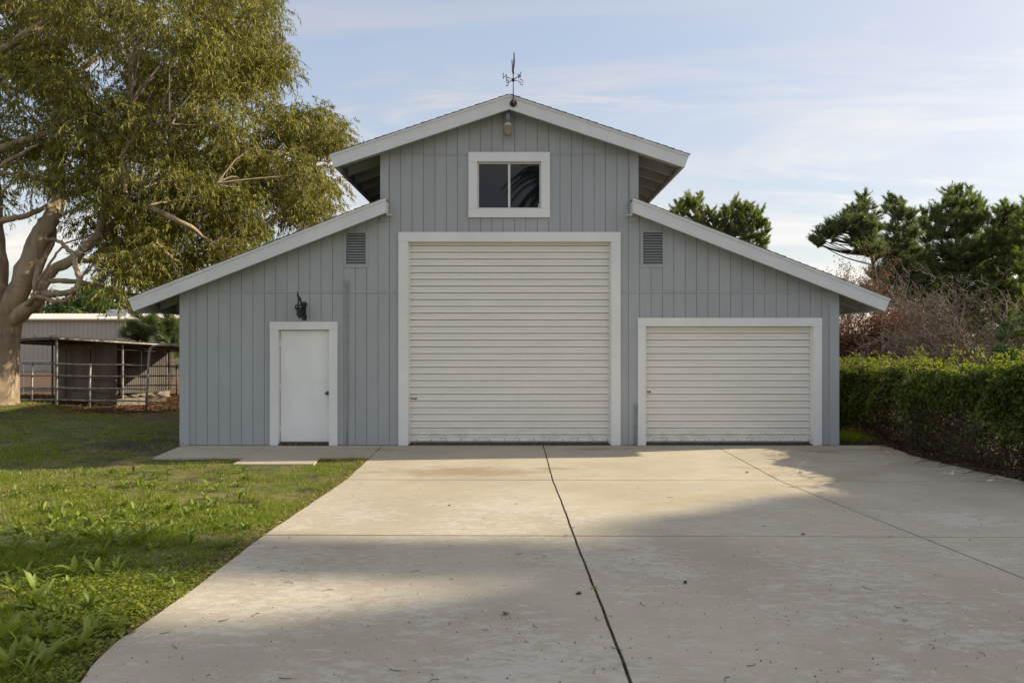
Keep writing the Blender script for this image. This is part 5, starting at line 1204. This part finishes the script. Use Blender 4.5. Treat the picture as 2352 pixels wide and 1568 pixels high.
# low clover-like ground cover
n = 110000; X, Y, d = lawn_pts(n); nz = gnoise(X+3.1, Y-1.7); ok = lawn_ok(X, Y) & (rng.random(n) < np.clip(.15+nz*1.7, .05, 1)) & (d < 13.5); X, Y = X[ok], Y[ok]; n = len(X)
P = np.stack([X, Y, gz(X, Y)+rng.uniform(.004, .04, n)], 1)
M['clover'] = leaf_mat('clover leaves', [(0, (.17, .21, .016)), (.6, (.28, .32, .026)), (1, (.38, .40, .06))], .50, .5, .03)
V, Fc = leaf_arrays(P, rng.normal(size=(n, 3))*np.array([1, 1, .3]), np.array([0, 0, 1])+rng.normal(size=(n, 3))*.35, rng.uniform(.018, .034, n), rng.uniform(.014, .026, n)); tag(fast('clover', V, Fc, M['clover']), 'small clover-like leaves low in the lawn', 'ground cover', kind='stuff')
# dead leaves and straw on the lawn edge
n = 5200; Y = rng.uniform(-9.6, -1.4, n); X = np.array([edgeX(LE, v) for v in Y])-rng.exponential(.09, n)-.01
litter('edge_litter', 'dry straw and leaf crumbs along the driveway edge', X, Y, n, M['drygrass'], .012, .045, .004, .014)
# tuft of longer grass by the barn's right corner
n = 1500; X = rng.normal(6.25, .22, n); Y = rng.uniform(.35, 1.2, n); X = np.maximum(X, 5.9); P = np.stack([X, Y, gz(X, Y)-.01], 1)
V, Fc = blade_arrays(P, np.stack([rng.normal(size=n)*.35, rng.normal(size=n)*.35, np.ones(n)], 1), rdir(n), rng.uniform(.10, .30, n), np.full(n, .009)); tag(fast('grass_tuft', V, Fc, M['grass']), 'tuft of long green grass by the barn right corner', 'grass')

# ------------------------------------------------------------------ broad-leaved weeds
M['weed'] = leaf_mat('broad weed leaves', [(0, (.12, .18, .02)), (.45, (.25, .31, .04)), (1, (.44, .49, .12))], .50, .5, .025)
def weed_leaf_mesh(k):
    r_ = np.random.default_rng(100+k); ns = 7; V = []; Fc = []
    wmax = r_.uniform(.065, .125); arch = r_.uniform(.25, .7); tw_ = r_.uniform(-.15, .15)
    for i in range(ns):
        t = i/(ns-1); w = wmax*(math.sin(math.pi*min(1, t**.75*.93+.04))**.9)*(1+.12*((-1)**i))
        if i == ns-1: w = .004
        if t < .2: w = max(.02, w*.45)
        y = t*math.cos(arch*t); z = .55*t-arch*t*t*.95
        V += [(-w, y, z+w*.35+tw_*t*.2), (0, y, z), (w, y, z+w*.35-tw_*t*.2)]
    for i in range(ns-1):
        for j in range(2): a = i*3+j; Fc.append((a, a+1, a+4, a+3))
    me = bpy.data.meshes.new('leaf'); me.from_pydata(V, [], Fc); me.polygons.foreach_set('use_smooth', [True]*len(me.polygons)); me.materials.append(M['weed']); return me
LM = [weed_leaf_mesh(k) for k in range(5)]
LV = [(np.array([v.co[:] for v in m.vertices]), np.array([p.vertices[:] for p in m.polygons])) for m in LM]
def pix_ground(x, y):                    # picture point to the lawn surface
    d = 6.0
    for _ in range(30): d = (CAMZ-float(gz((x-1176)/F*d, d-D0)))*F/(y-790.)
    return (x-1176)/F*d, d-D0, d
zl = [(400,480,1),(240,590,1.3),(330,590,1.2),(810,430,1.1),(960,450,.9),(830,560,.8),(550,450,.8),(700,490,.9),(640,520,1),(400,560,.9),(1380,430,.9),(1390,520,1.2),(1480,560,.9),(1150,580,1),(1210,620,1.1),(1250,650,1.1),(980,660,.9),(1000,700,1),(830,760,1.4),(780,650,1),(520,720,1),(640,740,1),(440,760,1),(730,780,1),(600,860,1.1),(690,880,1),(540,830,1),(380,840,1),(250,830,1),(100,780,1),(60,930,1.2),(150,960,1),(200,1040,1.2),(100,1080,1.1),(280,1090,1.2),(200,1140,1.1),(440,950,1.2),(560,950,1.2),(690,940,1.2),(780,890,1),(940,990,.9),(1040,980,1),(1020,1040,1),(870,900,.9),(640,1110,.9),(560,1060,.8),(400,1020,.9),(340,960,.9),(50,1010,1),(620,1200,.9),(690,1270,1),(560,1285,.9),(230,1340,1.4),(330,1320,1.3),(400,1400,1.2),(445,1385,1.1),(60,1360,1.3),(20,1320,1.2),(110,1430,1.2),(200,1445,1.2),(260,1480,1.1),(50,1510,1.3),(160,1550,1.2),(500,1340,.9),(1100,720,.8),(1300,680,.8),(1420,690,.9),(1500,640,.8),(900,440,.7),(1100,440,.7),(1290,400,.7),(150,560,1),(480,610,.8),(1060,610,.8),(910,600,.8),(700,600,.8),(330,700,.9),(150,700,.8),(560,640,.8),(1190,500,.7),(870,720,.8),(1330,600,.8),(20,850,1.1),(320,1180,.9),(520,1150,.8),(30,1180,1),(480,880,.9),(200,900,1)]
for k in range(150): zl.append((float(rng.uniform(60, 1480)), float(rng.uniform(350, 800)), float(rng.uniform(.55, 1.0))))
for k in range(45): zl.append((float(rng.uniform(0, 800)), float(rng.uniform(800, 1560)), float(rng.uniform(.3, .6))))
nleafparts = 0; items = []
for zx, zy, sc in zl:
    x, y = zx*.3959, 947.5+zy*.3959; X, Y, d = pix_ground(x, y)
    if X < edgeX(LE, Y)-.06: items.append((d, X, Y, sc))
items.sort()
for wi, (d, X, Y, sc) in enumerate(items):
    z = float(gz(X, Y)); nl = int(rng.integers(7, 13)); Lb = sc*rng.uniform(.10, .155); az0 = rng.random()*6.28
    xf = []
    for k in range(nl):
        az = az0+k*2.4+rng.normal()*.2; tilt = rng.uniform(-.1, .65) if rng.random() < .6 else rng.uniform(.6, 1.1); s = Lb*rng.uniform(.75, 1.35)
        Mx = Matrix.Rotation(az, 4, 'Z') @ Matrix.Rotation(tilt, 4, 'X') @ Matrix.Rotation(rng.normal()*.25, 4, 'Y') @ Matrix.Diagonal((s, s, s, 1)); xf.append((Mx, int(rng.integers(0, 5))))
    size = 'large' if sc > 1.08 else ('middling' if sc > .78 else 'small')
    zone = 'at the driveway edge' if X > edgeX(LE, Y)-.75 else ('near the left picture edge' if (X/d) < -.66 else 'out in the lawn')
    lab = f"{size} long-leaved green weed {zone}, {'nearest the camera' if d < 5.0 else ('in the shaded part' if Y < -6 else ('in the sunlit middle' if Y < -3.6 else 'far back toward the walkway'))}"
    near = nleafparts+nl <= 298 and d < 7.2
    g = 'broad-leaved weeds in the lawn'
    if near:
        root = empty('broadleaf_weed', (X, Y, z), lab, 'weed', g)
        for Mx, v in xf:
            o = link('leaf', LM[v], root); o.matrix_local = Mx; nleafparts += 1
    else:
        V = []; Fc = []; b = 0
        for Mx, v in xf:
            A = np.array(Mx)[:3, :3]; vv = LV[v][0] @ A.T; V.append(vv); Fc.append(LV[v][1]+b); b += len(vv)
        o = fast('broadleaf_weed', np.concatenate(V)+np.array([X, Y, z]), np.concatenate(Fc), M['weed'], None, True, (X, Y, z))
        tag(o, lab, 'weed', g)
# seedling in the centre joint
X, Y = at(1364, 1346, 4.6)[0], 4.6-D0; X = .556; root = empty('joint_weed', (X, Y, float(prof(Y))-.01), 'tiny green seedling sprouting from the centre joint of the driveway', 'weed')
for k in range(4):
    o = link('leaf', LM[k], root); o.matrix_local = Matrix.Rotation(k*1.7+.4, 4, 'Z') @ Matrix.Rotation(.25, 4, 'X') @ Matrix.Diagonal((.055, .055, .055, 1))
# grass wisps in the cross joint at the left edge
for (x_, lab) in ((-1.95, 'little grass sprigs in the cross joint near the lawn'), (-1.2, 'little grass sprigs in the cross joint further from the lawn')):
    n = 40; Pq = np.stack([rng.normal(x_, .07, n), np.full(n, -6.08+.0)+rng.normal(size=n)*.006, np.full(n, .09)], 1)
    V, Fc = blade_arrays(Pq, np.stack([rng.normal(size=n), rng.normal(size=n)*.6, np.ones(n)*.8], 1), rdir(n), rng.uniform(.015, .04, n), np.full(n, .004)); tag(fast('joint_grass', V, Fc, M['grass']), lab, 'grass')

# ------------------------------------------------------------------ litter on the concrete
def conc_pts(n):
    d = 1/rng.uniform(1/12., 1/3.0, n); X = (rng.uniform(150, 2352, n)-1176)/F*d; Y = d-D0
    ed = np.interp(Y, [a for a, _ in LE][::-1], [b for _, b in LE][::-1]); re = np.interp(Y, [a for a, _ in RE][::-1], [b for _, b in RE][::-1]); ok = (X > ed+.05) & (X < re-.05); return X[ok], Y[ok]
X, Y = conc_pts(650); n = len(X); P = np.stack([X, Y, prof(Y)+.002], 1)
V, Fc = leaf_arrays(P, rng.normal(size=(n, 3))*np.array([1, 1, .2]), np.array([0, 0, 1])+rng.normal(size=(n, 3))*.4, rng.uniform(.005, .015, n), rng.uniform(.004, .009, n), .5, .2); vb = VB().add(V, Fc)
X, Y = conc_pts(70)
for a, b in zip(X, Y):
    an = rng.random()*6.28; L = rng.uniform(.02, .07); z = float(prof(b))+.004
    ntube(vb, spline([[a, b, z], [a+L*.5*np.cos(an), b+L*.5*np.sin(an), z+.003], [a+L*np.cos(an+.5), b+L*np.sin(an+.5), z]], 4), [.0022, .002, .0018, .0012], 3)
M['crumb'] = simple('dark plant crumbs', (.055, .042, .03), .9, 0, .6, 60)
tag(vb.build('debris', M['crumb']), 'scattered dark seed and twig crumbs on the concrete', 'debris', kind='stuff')
M['dryleaf'] = leaf_mat('dry tan leaf', [(0, (.17, .12, .08)), (1, (.26, .20, .14))], .15, .6, .03)
M['darkleaf'] = leaf_mat('dry dark leaf', [(0, (.05, .035, .025)), (1, (.08, .06, .04))], .15, .6, .03)
def dry_leaf(x, y, s, mat, label):
    X, Y, d = pix_ground(x, y); z = float(prof(Y)); a = rng.random()*6.28; pts = []
    ol = [(0, 0), (.25, .30), (.55, .36), (.85, .22), (1.1, 0), (.85, -.24), (.5, -.33), (.2, -.24)]
    m = MB(); V = [(X+s*(u*math.cos(a)-v*math.sin(a)), Y+s*(u*math.sin(a)+v*math.cos(a)), z+.004+s*.55*abs(v)+s*.1*math.sin(u*5)) for u, v in ol]; V.append((X+s*.5*math.cos(a), Y+s*.5*math.sin(a), z+.003)); k = len(ol)
    V2 = [(p[0], p[1], p[2]+.0015) for p in V]
    m.add(V+V2, [(i, (i+1) % k, k) for i in range(k)]+[(k+1+(i+1) % k, k+1+i, 2*k+1) for i in range(k)]+[(i, k+1+i, k+1+(i+1) % k, (i+1) % k) for i in range(k)])
    tag(m.build('dry_leaf', mat, None, True, (X, Y, z)), label, 'leaf')
for x, y, s, mt, lab in ((1160, 1421, .055, 'dryleaf', 'pale curled dry leaf left of the centre joint on the near slab'), (1336, 1374, .04, 'darkleaf', 'dark dry leaf just left of the centre joint'), (1841, 1089, .07, 'darkleaf', 'dark leaf lying on the lit slab by the low door'), (1716, 1087, .05, 'darkleaf', 'small dark leaf left of the right joint near the low door'),
                         (296, 1462, .06, 'dryleaf', 'tan dry leaf on the slab edge beside the lawn'), (1570, 1341, .04, 'darkleaf', 'dark dry leaf on the middle slab right of the joint'), (1850, 1232, .04, 'dryleaf', 'small tan leaf just past the second cross joint'), (1030, 1165, .035, 'darkleaf', 'small dark leaf on the sunlit left slab')):
    dry_leaf(x, y, s, M[mt], lab)
